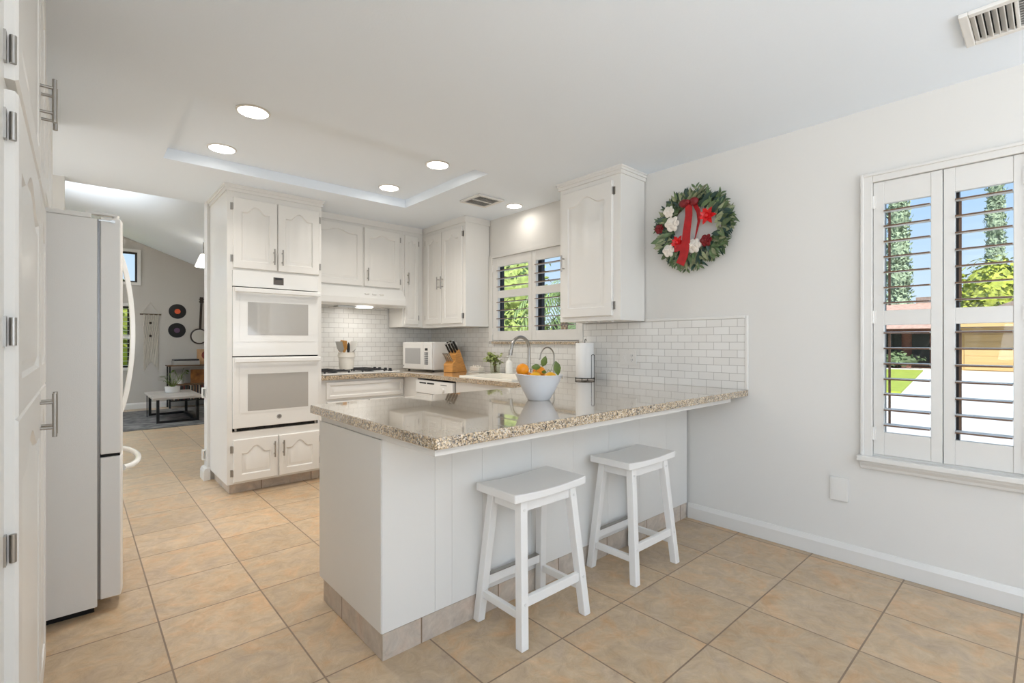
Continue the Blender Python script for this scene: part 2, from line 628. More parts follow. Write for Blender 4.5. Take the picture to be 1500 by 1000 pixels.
# ------------------------------------------------------------------ room shell
XR = 3.185          # right wall
YB = 5.01           # back wall
ZC = 2.475          # ceiling
XYZ = lambda u, v, w: (u, v, w)
struct(MB().box(-3.6, 3.32, -3.1, 11.3, -0.12, 0.0).build('floor', M['floor']))

# right wall with two window openings
ys = [-3.1, 0.085, 0.651, 2.685, 3.84, 5.14]
zs = [0, 0.622, 1.234, 2.071, 2.62]
hole = lambda i, j: not ((i == 1 and j in (1, 2)) or (i == 3 and j == 2))
struct(MB().slab(ys, zs, hole, lambda u, v, w: (w, u, v), XR, XR + 0.13).build('wall_right', M['wall']))
struct(box(0.862, XR, YB, YB + 0.13, 0, 2.62).build('wall_back', M['wall']))
struct(box(-0.80, -0.067, YB, YB + 0.13, 0, 2.62).build('wall_back_left', M['wall']))
struct(MB().slab([0.82, 3.93, 4.83, YB + 0.13], [0, 0.06, 2.06, 2.62], lambda i, j: not (i == 1 and j == 1), lambda u, v, w: (w, u, v), -0.9, -0.80).build('wall_left', M['wall']))
struct(box(-3.6, -0.112, 0.72, 0.82, 0, 2.62).build('wall_dining', M['wall']))
# dining area behind the camera: two big window openings
struct(MB().slab([-3.6, -2.2, 3.0, 3.32], [0, 0.3, 2.4, 2.62], lambda i, j: not (i == 1 and j == 1), lambda u, v, w: (u, w, v), -3.1, -3.0).build('wall_rear', M['wall']))
struct(MB().slab([-3.0, -2.5, 0.5, 0.72], [0, 0.3, 2.4, 2.62], lambda i, j: not (i == 1 and j == 1), lambda u, v, w: (w, u, v), -3.6, -3.5).build('wall_dining_left', M['wall']))

# ceiling with the shallow light tray
tx0, tx1, ty0, ty1 = 0.44, 2.29, 2.82, 4.055
ins, td = 0.001, 0.075
cm = MB().slab([-3.6, tx0, tx1, 3.32], [-3.1, ty0, ty1, 5.14], lambda i, j: not (i == 1 and j == 1), XYZ, ZC, ZC + 0.02)
o4 = [(tx0, ty0, ZC), (tx1, ty0, ZC), (tx1, ty1, ZC), (tx0, ty1, ZC)]
i4 = [(tx0 + ins, ty0 + ins, ZC + td), (tx1 - ins, ty0 + ins, ZC + td), (tx1 - ins, ty1 - ins, ZC + td), (tx0 + ins, ty1 - ins, ZC + td)]
cm.add(o4 + i4, [(4, 5, 6, 7)] + [(i, (i + 1) % 4, 4 + (i + 1) % 4, 4 + i) for i in range(4)])
struct(cm.build('ceiling', M['ceil'], fix=False))
struct(box(-3.6, 3.32, -3.1, 5.14, 2.64, 2.72).build('ceiling_deck', M['ceil']))

# backsplash: right wall run, window strip, back wall run
bs = MB().slab([1.32, 2.647, 3.897, YB - 0.008], [0.917, 1.2, 1.372], lambda i, j: not (i == 1 and j == 1), lambda u, v, w: (w, u, v), XR - 0.008, XR - 0.0005)
struct(bs.build('backsplash_right', M['tile_right']))
struct(MB().slab([1.627, 2.6, XR - 0.009], [0.917, 1.376, 1.60], lambda i, j: not (i == 1 and j == 1), lambda u, v, w: (u, w, v), YB - 0.008, YB - 0.0005).build('backsplash_back', M['tile_back']))
t = MB().box(XR - 0.013, XR - 0.0005, 1.30, 1.32, 0.917, 1.392)
t.box(XR - 0.013, XR - 0.0005, 1.32, 2.05, 1.372, 1.392)
struct(t.build('trim_1', M['plate'], bevel=0.004))

# baseboards
def baseboard(name, pts_fn, a, b):
    prof = [(0, 0), (0.016, 0), (0.016, 0.075), (0.011, 0.088), (0.006, 0.1), (0, 0.104)]
    return struct(MB().prism(prof, pts_fn, a, b).build(name, M['trim']))
baseboard('baseboard_right', lambda u, v, w: (XR - u - 0.0005, w, v + 0.001), -3.0, 1.708)
# the opening's right jamb with its wrapped baseboard
bb = MB().prism([(0, 0), (0.03, 0), (0.03, 0.075), (0.02, 0.1), (0, 0.108)], lambda u, v, w: (0.862 - u, w, v + 0.001), 4.985, 5.155)
bb.prism([(0, 0), (0.024, 0), (0.024, 0.075), (0.016, 0.1), (0, 0.108)], lambda u, v, w: (w, YB - u, v + 0.001), 0.862, 0.883)
struct(bb.build('baseboard_back', M['trim']))

# ------------------------------------------------------------------ living room shell beyond the opening
FW = 11.2
vz = lambda x: 3.135 - 0.37 * (x - 0.6)
wm = MB()
us = [-3.0, -0.4, 0.60, 0.72, 0.83, 2.7]
vs_ = [0, 0.76, 1.87, 2.31, 2.86]
fill = lambda i, j: not ((i in (1,) and j == 1) or (i in (1, 2, 3) and j == 3) or (i == 2 and j == 1))
wm.slab(us, vs_, fill, lambda u, v, w: (u, w, v), FW, FW + 0.12)
wm.slab([-3.0, 2.7], [2.86, 5.0], lambda i, j: True, lambda u, v, w: (u, w, v), FW, FW + 0.12)
struct(wm.build('wall_living_far', M['living_wall']))
struct(box(2.6, 2.7, 5.14, FW, 0, 2.6).build('wall_living_right', M['living_wall']))
struct(MB().slab([5.14, 6.6, 10.0, FW], [0, 0.4, 2.2, 5.0], lambda i, j: not (i == 1 and j == 1), lambda u, v, w: (w, u, v), -3.1, -3.0).build('wall_living_left', M['living_wall']))
struct(box(-3.0, 3.3, 5.1405, 5.2, 2.62, 5.0).build('wall_living_near', M['living_wall']))
vm = MB()
vm.hexa([(-3.1, 5.14, vz(-3.1)), (2.8, 5.14, vz(2.8)), (2.8, FW + 0.12, vz(2.8)), (-3.1, FW + 0.12, vz(-3.1))],
        [(-3.1, 5.14, vz(-3.1) + 0.1), (2.8, 5.14, vz(2.8) + 0.1), (2.8, FW + 0.12, vz(2.8) + 0.1), (-3.1, FW + 0.12, vz(-3.1) + 0.1)])
struct(vm.build('ceiling_vaulted', M['ceil']))
struct(MB().prism([(0, 0), (0.016, 0), (0.016, 0.085), (0.006, 0.11), (0, 0.112)], lambda u, v, w: (w, FW - u, v), -3.0, 2.6).build('baseboard_far', M['trim']))

def window_far(name, x0, x1, z0, z1, bars):
    w = MB()
    for a in (x0, x1 - 0.03):
        w.box(a, a + 0.03, FW + 0.04, FW + 0.09, z0, z1)
    for a in (z0, z1 - 0.03):
        w.box(x0 + 0.03, x1 - 0.03, FW + 0.04, FW + 0.09, a, a + 0.03)
    o = struct(w.build(name, M['bronze']))
    box(x0 + 0.03, x1 - 0.03, FW + 0.06, FW + 0.066, z0 + 0.03, z1 - 0.03).build('window_pane', M['glass'], o)
    c = MB()
    for a, b2 in ((x0 - 0.05, x0), (x1, x1 + 0.05)):
        c.box(a, b2, FW - 0.018, FW, z0 - 0.05, z1 + 0.05)
    c.box(x0, x1, FW - 0.018, FW, z1, z1 + 0.05)
    c.box(x0, x1, FW - 0.018, FW, z0 - 0.05, z0)
    c.build('window_casing', M['trim'], o)
    if bars:
        for k in range(bars):
            z = z0 + (k + 0.5) * (z1 - z0) / bars
            MB().prism([(-0.03, 0), (0, 0.005), (0.03, 0), (0, -0.005)], lambda u, v, wv: (wv, FW + 0.01 + u, z + v), x0 + 0.005, x1 - 0.005).build('louver', M['trim'], o)
        box(x0, x1, FW - 0.004, FW + 0.03, (z0 + z1) / 2 - 0.03, (z0 + z1) / 2 + 0.03).build('shutter_rail', M['trim'], o)
window_far('window_3', -0.4, 0.83, 2.31, 2.86, 0)
window_far('window_4', -0.4, 0.72, 0.76, 1.87, 14)

# ------------------------------------------------------------------ kitchen windows and shutters
def window_right(name, y0, y1, z0, z1, mull):
    w = MB()
    X0, X1 = XR + 0.075, XR + 0.115
    for a in (y0, y1 - 0.035, mull - 0.028):
        w.box(X0, X1, a, a + (0.035 if a != mull - 0.028 else 0.056), z0, z1)
    w.box(X0, X1, y0, y1, z0, z0 + 0.035)
    w.box(X0, X1, y0, y1, z1 - 0.035, z1)
    o = struct(w.build(name, M['bronze']))
    box(XR + 0.093, XR + 0.099, y0 + 0.03, y1 - 0.03, z0 + 0.03, z1 - 0.03).build('window_pane', M['glass'], o)
    return o
win_big = window_right('window_1', 0.085, 0.651, 0.622, 2.071, 0.345)
win_small = window_right('window_2', 2.685, 3.84, 1.234, 2.074, 3.25)

# casings and sills
c = MB()
P = XR - 0.0005
c.box(P - 0.022, P, 0.651, 0.698, 0.60, 2.114)
c.box(P - 0.022, P, 0.038, 0.085, 0.60, 2.114)
c.box(P - 0.022, P, 0.085, 0.651, 2.071, 2.114)
c.box(P - 0.030, P, 0.688, 0.704, 0.60, 2.120)
c.box(P - 0.030, P, 0.038, 0.688, 2.104, 2.120)
struct(c.build('trim_2', M['trim'], bevel=0.004))
c = MB()
c.box(P - 0.055, P, 0.02, 0.716, 0.585, 0.612)
c.prism([(0, 0.54), (0.018, 0.54), (0.022, 0.556), (0.034, 0.572), (0.034, 0.585), (0, 0.585)], lambda u, v, w: (P - u, w, v), 0.03, 0.706)
struct(c.build('trim_3', M['trim'], bevel=0.004))
c = MB()
c.box(P - 0.020, P, 3.84, 3.897, 1.226, 2.104)
c.box(P - 0.020, P, 2.647, 2.685, 1.226, 2.104)
c.box(P - 0.020, P, 2.685, 3.84, 2.074, 2.104)
struct(c.build('trim_4', M['trim'], bevel=0.003))
tag(box(XR - 0.032, XR + 0.07, 2.70, 3.835, 1.2, 1.226).build('window_sill', M['granite'], bevel=0.004), kind='structure')

def shutter(label, y0, y1, z0, z1, oy0, oy1, openings, count, hinge_side, hz, rod_y):
    """a plantation shutter panel hanging in the window opening, louvers open"""
    t = thing('shutter_panel', label, 'shutter', (XR + 0.006, (y0 + y1) / 2, z0), group='plantation shutter panels')
    xa, xb = XR - 0.010, XR + 0.022
    fr = MB()
    fr.box(xa, xb, y0, oy0, z0, z1)
    fr.box(xa, xb, oy1, y1, z0, z1)
    cuts = [z0] + [q for op in openings for q in op] + [z1]
    for k in range(0, len(cuts), 2):
        fr.box(xa + 0.002, xb - 0.002, oy0, oy1, cuts[k], cuts[k + 1])
    fr.build('frame', M['trim'], t, bevel=0.002)
    xc = XR + 0.004
    for (a, b2), n in zip(openings, count):
        p = (b2 - a) / n
        for k in range(n):
            z = a + (k + 0.5) * p
            prof = [(-0.036, 0.002), (-0.033, 0.0036), (0, 0.0050), (0.026, 0.0035), (0.036, 0), (0.026, -0.0035), (0, -0.0050), (-0.033, -0.0036), (-0.036, -0.002)]
            tl = R(2.5)
            fn = lambda u, v, w: (xc + 0.002 + u * math.cos(tl) - v * math.sin(tl), w, z + u * math.sin(tl) + v * math.cos(tl))
            lv = MB().prism(prof, fn, oy0 + 0.002, oy1 - 0.002).build('louver', M['trim'], t, smooth=True)
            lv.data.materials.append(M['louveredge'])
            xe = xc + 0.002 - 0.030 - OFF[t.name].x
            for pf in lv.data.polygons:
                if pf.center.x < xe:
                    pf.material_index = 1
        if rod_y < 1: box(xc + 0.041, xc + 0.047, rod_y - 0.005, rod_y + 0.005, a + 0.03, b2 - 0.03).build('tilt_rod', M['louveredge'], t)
    for z in hz:
        yy = y1 if hinge_side > 0 else y0
        h = MB().box(xa - 0.004, xa - 0.0005, yy - 0.012, yy + 0.012, z - 0.034, z + 0.034)
        h.cyl((xa - 0.006, yy, z - 0.034), (xa - 0.006, yy, z + 0.034), 0.005, n=10)
        h.build('hinge', M['plate'], t)
    return t
big_op = [(0.744, 1.310), (1.387, 1.951)]
shutter('white louvered shutter panel with cypress behind its upper slats, left half of the dining window', 0.370, 0.649, 0.624, 2.069, 0.414, 0.603, big_op, (7, 7), 1, (0.735, 1.354, 1.965), 0.590)
shutter('white louvered shutter panel before the tan garage wall, right half of the dining window', 0.087, 0.3665, 0.624, 2.069, 0.127, 0.324, big_op, (7, 7), -1, (0.735, 1.354, 1.965), 0.311)
sm_op = [(1.331, 1.665), (1.737, 1.980)]
shutter('white shutter panel over the sink, nearer the corner cabinets, green tree behind it', 3.271, 3.838, 1.237, 2.072, 3.317, 3.762, sm_op, (4, 3), 1, (1.33, 1.97), 3.745)
shutter('white shutter panel over the sink, partly behind the single wall cabinet', 2.687, 3.267, 1.237, 2.072, 2.73, 3.216, sm_op, (4, 3), -1, (1.33, 1.97), 3.20)

# ------------------------------------------------------------------ cabinet parts (local: x along the face, -y outwards, z up)
def door_mesh(x0, x1, z0, z1, arch=True, t=0.019, rail=0.058, ah=None):
    w, h = x1 - x0, z1 - z0
    stile = min(rail, w * 0.22)
    if ah is None:
        ah = min(0.06, w * 0.16)
    K = 24
    def loop(d, y, panel):
        pts = []
        if panel is None:          # outer rectangle inset by d
            ax0, ax1, az0, az1 = x0 + d, x1 - d, z0 + d, z1 - d
            top = lambda s: az1
        else:
            ax0, ax1, az0 = x0 + stile + d, x1 - stile - d, z0 + rail + d
            sh = z1 - rail - (ah if arch else 0) - d
            def top(s):
                if not arch:
                    return sh
                q = abs(s) / 0.66
                return sh + (ah * (0.5 + 0.5 * math.cos(PI * q)) ** 0.75 if q < 1 else 0)
        pts.append((ax0, y, az0))
        pts.append((ax1, y, az0))
        for k in range(K + 1):
            s = 1 - 2 * k / K
            pts.append(((ax0 + ax1) / 2 + s * (ax1 - ax0) / 2, y, top(s)))
        return pts
    L = [loop(0, 0, None), loop(0, -t + 0.005, None), loop(0.005, -t, None), loop(0, -t, 1), loop(0.007, -t + 0.009, 1), loop(0.012, -t + 0.009, 1), loop(0.034, -t + 0.002, 1)]
    m = MB()
    n = K + 3
    vs = [p for l in L for p in l]
    fs = [tuple(range(n))]
    for i in range(len(L) - 1):
        for k in range(n):
            k2 = (k + 1) % n
            fs.append((i * n + k, i * n + k2, (i + 1) * n + k2, (i + 1) * n + k))
    b = (len(L) - 1) * n
    # fill the centre panel in strips between the bottom edge and the arched top
    cen = []
    for k in range(K + 1):
        s = 1 - 2 * k / K
        p = vs[b + 2 + k]
        cen.append((p[0], p[1], vs[b][2]))
    vs2 = list(vs) + cen
    cb = len(vs)
    for k in range(K):
        fs.append((b + 2 + k, b + 3 + k, cb + k + 1, cb + k))
    m.add(vs2, fs)
    return m

def bar_pull(x, z, y=-0.019, ln=0.13, vertical=True, r=0.006, so=0.032):
    h = MB()
    if vertical:
        h.cyl((x, y - so, z - ln / 2), (x, y - so, z + ln / 2), r, n=14)
        for s in (-1, 1):
            h.cyl((x, y + 0.001, z + s * 0.038), (x, y - so, z + s * 0.038), r * 0.72, n=10)
    else:
        h.cyl((x - ln / 2, y - so, z), (x + ln / 2, y - so, z), r, n=14)
        for s in (-1, 1):
            h.cyl((x + s * 0.038, y + 0.001, z), (x + s * 0.038, y - so, z), r * 0.72, n=10)
    return h

def hinge_mesh(x, z, side, y=-0.001):
    """exposed cabinet hinge beside a door edge; side -1: frame lies at smaller x"""
    h = MB()
    h.cyl((x + side * 0.004, y - 0.012, z - 0.026), (x + side * 0.004, y - 0.012, z + 0.026), 0.0052, n=10)
    h.box(x + side * 0.003, x + side * 0.019, y - 0.004, y + 0.0008, z - 0.028, z + 0.028)
    return h

def add_door(root, x0, x1, z0, z1, hinge, handle_z=None, arch=True, name='door', rail=0.058, hinges=None, y=0.0, hl=0.13, ah=None):
    """hinge: 'l' or 'r'"""
    m = door_mesh(x0, x1, z0, z1, arch, rail=rail, ah=ah)
    if y:
        m.xf(Matrix.Translation((0, y, 0)))
    d = m.build(name, M['white'], root, smooth=True)
    if handle_z is not None:
        hx = x1 - 0.03 if hinge == 'l' else x0 + 0.03
        bar_pull(hx, handle_z, -0.019 + y, ln=hl).build('handle', M['nickel'], d, smooth=True)
    hs = hinges if hinges is not None else (z0 + 0.075, z1 - 0.075)
    for hz in hs:
        if hinge == 'l':
            hinge_mesh(x0, hz, -1, y).build('hinge', M['nickel'], d, smooth=True)
        elif hinge == 'r':
            hinge_mesh(x1, hz, 1, y).build('hinge', M['nickel'], d, smooth=True)
    return d

def crown(root, x0, x1, d, z, left=True, right=True, y0=0.0):
    """stepped crown moulding under the ceiling, along the face and the free ends"""
    m = MB()
    for (k, za, zb) in ((0.010, z - 0.055, z - 0.030), (0.019, z - 0.030, z - 0.012), (0.024, z - 0.012, z - 0.0005)):
        a = x0 - (k if left else 0)
        b = x1 + (k if right else 0)
        m.box(a, b, y0 - k, y0 - 0.0002, za, zb)
        if left:
            m.box(x0 - k, x0 - 0.0002, y0, d, za, zb)
        if right:
            m.box(x1 + 0.0002, x1 + k, y0, d, za, zb)
    return m.build('crown_moulding', M['white'], root)

# ------------------------------------------------------------------ oven cabinet with the double oven
OX0, OX1, OY = 0.885, 1.625, 4.36
t = thing('oven_cabinet', 'tall white oven cabinet with arched doors above and below the double oven', 'cabinet', (OX0, OY, 0), 0.0)
w = OX1 - OX0
b = MB()
dep = YB - OY - 0.003
b.box(0, 0.02, 0, dep, 0.088, ZC - 0.001)
b.box(w - 0.02, w, 0, dep, 0.088, ZC - 0.001)
b.box(0.02, w - 0.02, 0.02, dep, 0.088, 0.108)
b.box(0.02, w - 0.02, 0.02, dep, 1.80, 1.82)
b.box(0.02, w - 0.02, 0.02, dep, 0.47, 0.49)
b.box(0.02, w - 0.02, dep - 0.01, dep, 0.108, ZC - 0.001)
b.box(0.02, w - 0.02, 0, 0.02, 0.088, 0.503)          # lower face frame
b.box(0.02, w - 0.02, 0, 0.02, 1.797, ZC - 0.001)     # upper face frame
b.box(0.02, 0.036, 0, 0.02, 0.503, 1.797)
b.box(w - 0.032, w - 0.02, 0, 0.02, 0.503, 1.797)
b.build('carcass', M['white'], t)
crown(t, 0, w, dep, ZC)
add_door(t, 0.041, 0.369, 1.812, 2.375, 'l', 1.925)
add_door(t, 0.374, 0.716, 1.812, 2.375, 'r', 1.925)
add_door(t, 0.041, 0.372, 0.103, 0.442, 'l', 0.335, ah=0.055)
add_door(t, 0.382, 0.716, 0.103, 0.442, 'r', 0.335, ah=0.055)
pl = MB().box(0.03, w - 0.001, 0.07, 0.085, 0, 0.0875)
pl.box(0.03, 0.045, 0.085, dep, 0, 0.0875)
pl.build('toe_kick', M['plinth_x'], t)

t = thing('double_wall_oven', 'white double wall oven built into the tall cabinet', 'oven', (OX0, OY, 0.505), 0.0)
def ov(m, z):
    return m.xf(Matrix.Translation((0, 0, -0.505)))
ov(MB().box(0.038, w - 0.034, 0.024, 0.55, 0.507, 1.795).box(0.037, w - 0.0335, -0.004, 0.024, 1.10, 1.108).box(0.060, w - 0.06, 0.003, 0.024, 0.5065, 0.528), 0).build('oven_body', M['dark'], t)
cp = ov(MB().box(0.037, w - 0.0325, -0.014, 0.022, 1.667, 1.796), 0).build('control_panel', M['appliance'], t, bevel=0.003)
ov(MB().box(0.338, 0.418, -0.0155, -0.0142, 1.70, 1.760), 0).build('display', M['display'], cp)
ov(MB().box(0.350, 0.406, -0.0165, -0.0156, 1.742, 1.757), 0).build('clock_digits', M['black'], cp)
for z0, z1, wz0, wz1 in ((1.108, 1.660, 1.278, 1.545), (0.532, 1.099, 0.665, 0.962)):
    d = ov(MB().box(0.037, w - 0.0325, -0.020, 0.022, z0, z1), 0).build('oven_door', M['appliance'], t, bevel=0.004)
    ov(MB().box(0.085, w - 0.075, -0.0225, -0.0205, z0 + 0.115, z1 - 0.055), 0).build('glass_panel', M['appliance'], d)
    ov(MB().box(0.143, 0.617, -0.0242, -0.0226, wz0, wz1), 0).build('door_window', M['ovenglass'], d)
    h = ov(MB().box(0.045, w - 0.025, -0.062, -0.042, z1 - 0.042, z1 - 0.006), 0)
    for hx in (0.058, w - 0.075):
        h.add(*(lambda m: (m.v, m.f))(ov(MB().box(hx, hx + 0.03, -0.0425, -0.0195, z1 - 0.038, z1 - 0.010), 0)))
    h.build('handle', M['appliance'], d, bevel=0.006)
bd = ov(MB().cyl((0.382, -0.0228, 0.60), (0.382, -0.0204, 0.60), 0.019, n=28), 0).build('badge', M['badge'], t)
bg = MB()
ring = [(0.382 + 0.015 * math.cos(a * PI / 12), -0.0232, 0.60 + 0.015 * math.sin(a * PI / 12)) for a in range(25)]
ov(bg.tube(ring, 0.0009, 6), 0).build('badge_ring', M['plate'], bd)
gt = MB()
for k in range(9):
    gt.box(0.10 + k * 0.06, 0.145 + k * 0.06, -0.001, 0.0028, 0.509, 0.524)
ov(gt, 0).build('vent_grille', M['blackmetal'], t)
for bx in (0.052, w - 0.06):
    ov(MB().box(bx, bx + 0.014, -0.004, 0.004, 0.508, 0.530), 0).build('mounting_bracket', M['steel'], t)

# ------------------------------------------------------------------ wall cabinets
UY = 4.70
# over the range hood
t = thing('wall_cabinet', 'short white two-door wall cabinet above the range hood', 'cabinet', (1.628, UY, 1.775), 0.0)
w = 2.618 - 1.628
zz = lambda m: m.xf(Matrix.Translation((0, 0, -1.775)))
zz(MB().box(0, w, 0, YB - UY - 0.003, 1.775, ZC - 0.001)).build('carcass', M['white'], t)
t.location.z = 0
add_door(t, 0.012, 0.535, 1.790, 2.395, 'none', 1.91, hinges=(), ah=0.035)
t.children[-1].name = 'door'
add_door(t, 0.552, 0.955, 1.790, 2.388, 'r', 1.91, ah=0.035)
for ch in t.children:
    if ch.name.startswith('carcass'):
        for v_ in ch.data.vertices:
            v_.co.z += 1.775
mm = MB().box(0, w, -0.012, -0.0003, ZC - 0.06, ZC - 0.0005)
mm.build('crown_moulding', M['white'], t)

# narrow corner cabinet on the back wall
t = thing('wall_cabinet', 'narrow white wall cabinet with one door beside the hood, on the back wall', 'cabinet', (2.62, UY, 0), 0.0)
MB().box(0, 0.253, 0, YB - UY - 0.010, 1.385, ZC - 0.001).build('carcass', M['white'], t, bevel=0.002)
add_door(t, 0.022, 0.188, 1.412, 2.378, 'r', 1.905, rail=0.05, ah=0.028)
MB().box(0, 0.243, -0.012, -0.0003, ZC - 0.06, ZC - 0.0005).build('crown_moulding', M['white'], t)

# corner to window, on the right wall
CX = 2.875
t = thing('wall_cabinet', 'white two-door wall cabinet between the room corner and the sink window', 'cabinet', (CX, YB - 0.010, 0), -PI / 2)
L0 = YB - 0.010
w = L0 - 3.90
MB().box(0.0005, w, 0.0, XR - CX - 0.0095, 1.378, ZC - 0.001).build('carcass', M['white'], t, bevel=0.002)
add_door(t, L0 - 4.625, L0 - 4.312, 1.41, 2.378, 'l', 1.84, ah=0.04)
add_door(t, L0 - 4.302, L0 - 3.945, 1.41, 2.378, 'r', 1.84, ah=0.045)
MB().box(0.332, w + 0.010, -0.012, -0.0003, ZC - 0.06, ZC - 0.0005).box(w + 0.0002, w + 0.010, 0, XR - CX - 0.002, ZC - 0.06, ZC - 0.0005).build('crown_moulding', M['white'], t)

# single cabinet right of the sink window
t = thing('wall_cabinet', 'white single-door wall cabinet between the sink window and the wreath', 'cabinet', (CX, 2.635, 0), -PI / 2)
w = 2.635 - 2.055
MB().box(0, w, 0, XR - CX - 0.0095, 1.378, ZC - 0.001).build('carcass', M['white'], t, bevel=0.002)
crown(t, 0, w, XR - CX - 0.0095, ZC, left=True, right=True)
add_door(t, 0.030, 0.515, 1.41, 2.383, 'r', 1.835, rail=0.066, ah=0.055)
lp = MB()
for k in range(4):
    lp.cyl((0.10 + k * 0.12, 0.06, 1.370), (0.10 + k * 0.12, 0.06, 1.3778), 0.014, n=14)
lp.build('puck_light', M['plate'], t)

# pantry at the left edge
PX = -0.100
t = thing('pantry_cabinet', 'tall white pantry cabinet at the left edge with arched doors and bar handles', 'cabinet', (PX, 0.826, 0), PI / 2)
w = 2.43 - 0.826
MB().box(0, w, 0, 0.69, 0.09, ZC - 0.001).build('carcass', M['white'], t)
MB().box(0, w, 0.06, 0.075, 0, 0.0895).build('toe_kick', M['trim'], t)
pd = lambda a: a - 0.826
def pantry_door(y0, y1, side, hinges):
    """tall door with an arched upper panel and an arched lower panel"""
    m = door_mesh(pd(y0), pd(y1), 0.105, 1.075, True, rail=0.072)
    m2 = door_mesh(pd(y0), pd(y1), 1.075, 1.69, True, rail=0.072)
    m.add(m2.v, m2.f)
    d = m.build('door', M['white'], t, smooth=True)
    hx = pd(y1) - 0.03 if side == 'l' else pd(y0) + 0.03
    bar_pull(hx, 1.0, -0.019).build('handle', M['nickel'], d, smooth=True)
    for hz in hinges:
        hinge_mesh(pd(y0) if side == 'l' else pd(y1), hz, -1 if side == 'l' else 1, 0).build('hinge', M['nickel'], d, smooth=True)
pantry_door(1.30, 2.045, 'l', (0.25, 0.836, 1.24, 1.622))
pantry_door(2.055, 2.405, 'r', (0.25, 1.622))
add_door(t, pd(1.30), pd(2.045), 1.71, 2.43, 'l', 1.947, hinges=(1.765, 2.33), rail=0.075)
add_door(t, pd(2.055), pd(2.405), 1.71, 2.43, 'r', 1.947, hinges=(1.765, 2.33), rail=0.075)

# cabinet above the refrigerator
t = thing('wall_cabinet', 'white cabinet above the refrigerator, reaching the ceiling', 'cabinet', (PX - 0.02, 2.87, 0), PI / 2)
MB().box(0, 0.98, 0, 0.67, 1.86, ZC - 0.001).build('carcass', M['white'], t)
add_door(t, 0.03, 0.48, 1.885, 2.42, 'l', None)
add_door(t, 0.49, 0.95, 1.885, 2.42, 'r', None)

# ------------------------------------------------------------------ refrigerator
FY0, FY1 = 2.87, 3.66
t = thing('refrigerator', 'white bottom-freezer refrigerator standing beside the pantry', 'refrigerator', (-0.3, 3.26, 0))
MB().box(-0.72, 0.070, FY0, FY1, 0.03, 1.775).build('cabinet_body', M['fridge'], t, bevel=0.004)
MB().box(-0.72, 0.05, FY0 + 0.003, FY1 - 0.003, 1.776, 1.797).build('top_cover', M['fridge'], t, bevel=0.004)
def fdoor(name, z0, z1):
    prof = [(0.080, FY0 + 0.002)]
    for k in range(13):
        s = k / 12
        prof.append((0.152 + 0.020 * math.sin(PI * min(1, max(0, s))) ** 0.45, FY0 + 0.002 + s * (FY1 - FY0 - 0.004)))
    prof.append((0.080, FY1 - 0.002))
    return MB().prism(prof, XYZ, z0, z1).build(name, M['fridge'], t, smooth=True, bevel=0.004)
ud = fdoor('fridge_door', 0.712, 1.785)
ld = fdoor('freezer_door', 0.058, 0.698)
MB().box(0.0705, 0.0795, FY0 + 0.008, FY1 - 0.008, 0.06, 1.775).build('door_gasket', M['badge'], t)
MB().box(0.055, 0.15, FY0 + 0.012, FY1 - 0.01, 0.6985, 0.7115).build('hinge_gap', M['dark'], t)
hg = MB().cyl((0.135, FY0 + 0.03, 1.7855), (0.135, FY0 + 0.03, 1.803), 0.014, n=16)
hg.box(0.03, 0.14, FY0 + 0.012, FY0 + 0.048, 1.797, 1.806)
hg.build('top_hinge', M['plate'], t)
MB().box(0.075, 0.125, FY0 - 0.0015, FY0 + 0.004, 1.766, 1.772).box(0.118, 0.132, FY0 - 0.002, FY0 + 0.005, 1.763, 1.776).build('hinge_pin', M['steel'], t)
MB().box(-0.70, 0.06, FY0 + 0.03, FY1 - 0.03, 0.0, 0.0295).build('base_grille', M['dark'], t)
hd = MB()
hy = 3.595
pts, k = [], 20
for i in range(k + 1):
    s = i / k
    z = 0.775 + s * 0.99
    pts.append((0.172 + 0.078 * math.sin(PI * s) ** 0.62, hy, z))
vsn, fsn = [], []
for i, p in enumerate(pts):
    th = 0.017
    for (dx, dy) in ((-th, -0.017), (th * 0.4, -0.017), (th * 0.4, 0.017), (-th, 0.017)):
        vsn.append((p[0] + dx, p[1] + dy, p[2]))
for i in range(len(pts) - 1):
    for j in range(4):
        j2 = (j + 1) % 4
        fsn.append((i * 4 + j, i * 4 + j2, (i + 1) * 4 + j2, (i + 1) * 4 + j))
fsn += [(0, 1, 2, 3), tuple(len(pts) * 4 - 4 + j for j in range(4))]
hd.add(vsn, fsn).build('door_handle', M['appliance'], ud, bevel=0.004)
pts = []
for i in range(25):
    s = i / 24
    pts.append((0.168 + 0.075 * math.sin(PI * s) ** 0.5, 2.98 + s * 0.56, 0.62))
MB().tube(pts, 0.014, 10).build('freezer_handle', M['appliance'], ld, smooth=True)

# ------------------------------------------------------------------ peninsula, base cabinets, worktop
ZT = 0.917
BX0, BY0, BY1 = 0.868, 1.712, 2.33
t = thing('peninsula_cabinet', 'white panelled peninsula base with grey tiled plinth under the granite', 'cabinet', (2.0, 2.0, 0))
pm = MB()
gx = [BX0, 1.105, 1.19, 1.355, 1.66, 1.97, 2.28, 2.59, 2.90, XR - 0.0175]
for a, b2 in zip(gx[:-1], gx[1:]):
    pm.box(a + (0.0007 if a > BX0 else 0), b2 - (0.0007 if b2 < 3.1 else 0), BY0, BY0 + 0.003, 0.106, 0.846)
pm.box(BX0, XR - 0.0175, BY0 + 0.0028, BY1, 0.106, 0.846)
pm.build('body', M['white'], t)
MB().box(BX0 - 0.004, BX0 - 0.0003, BY0 + 0.002, BY1 + 0.012, 0.107, 0.846).build('end_panel', M['white'], t, bevel=0.001)
MB().box(BX0, 3.03, 1.345, BY1, 0.847, 0.8775).build('subtop', M['white'], t, bevel=0.002)
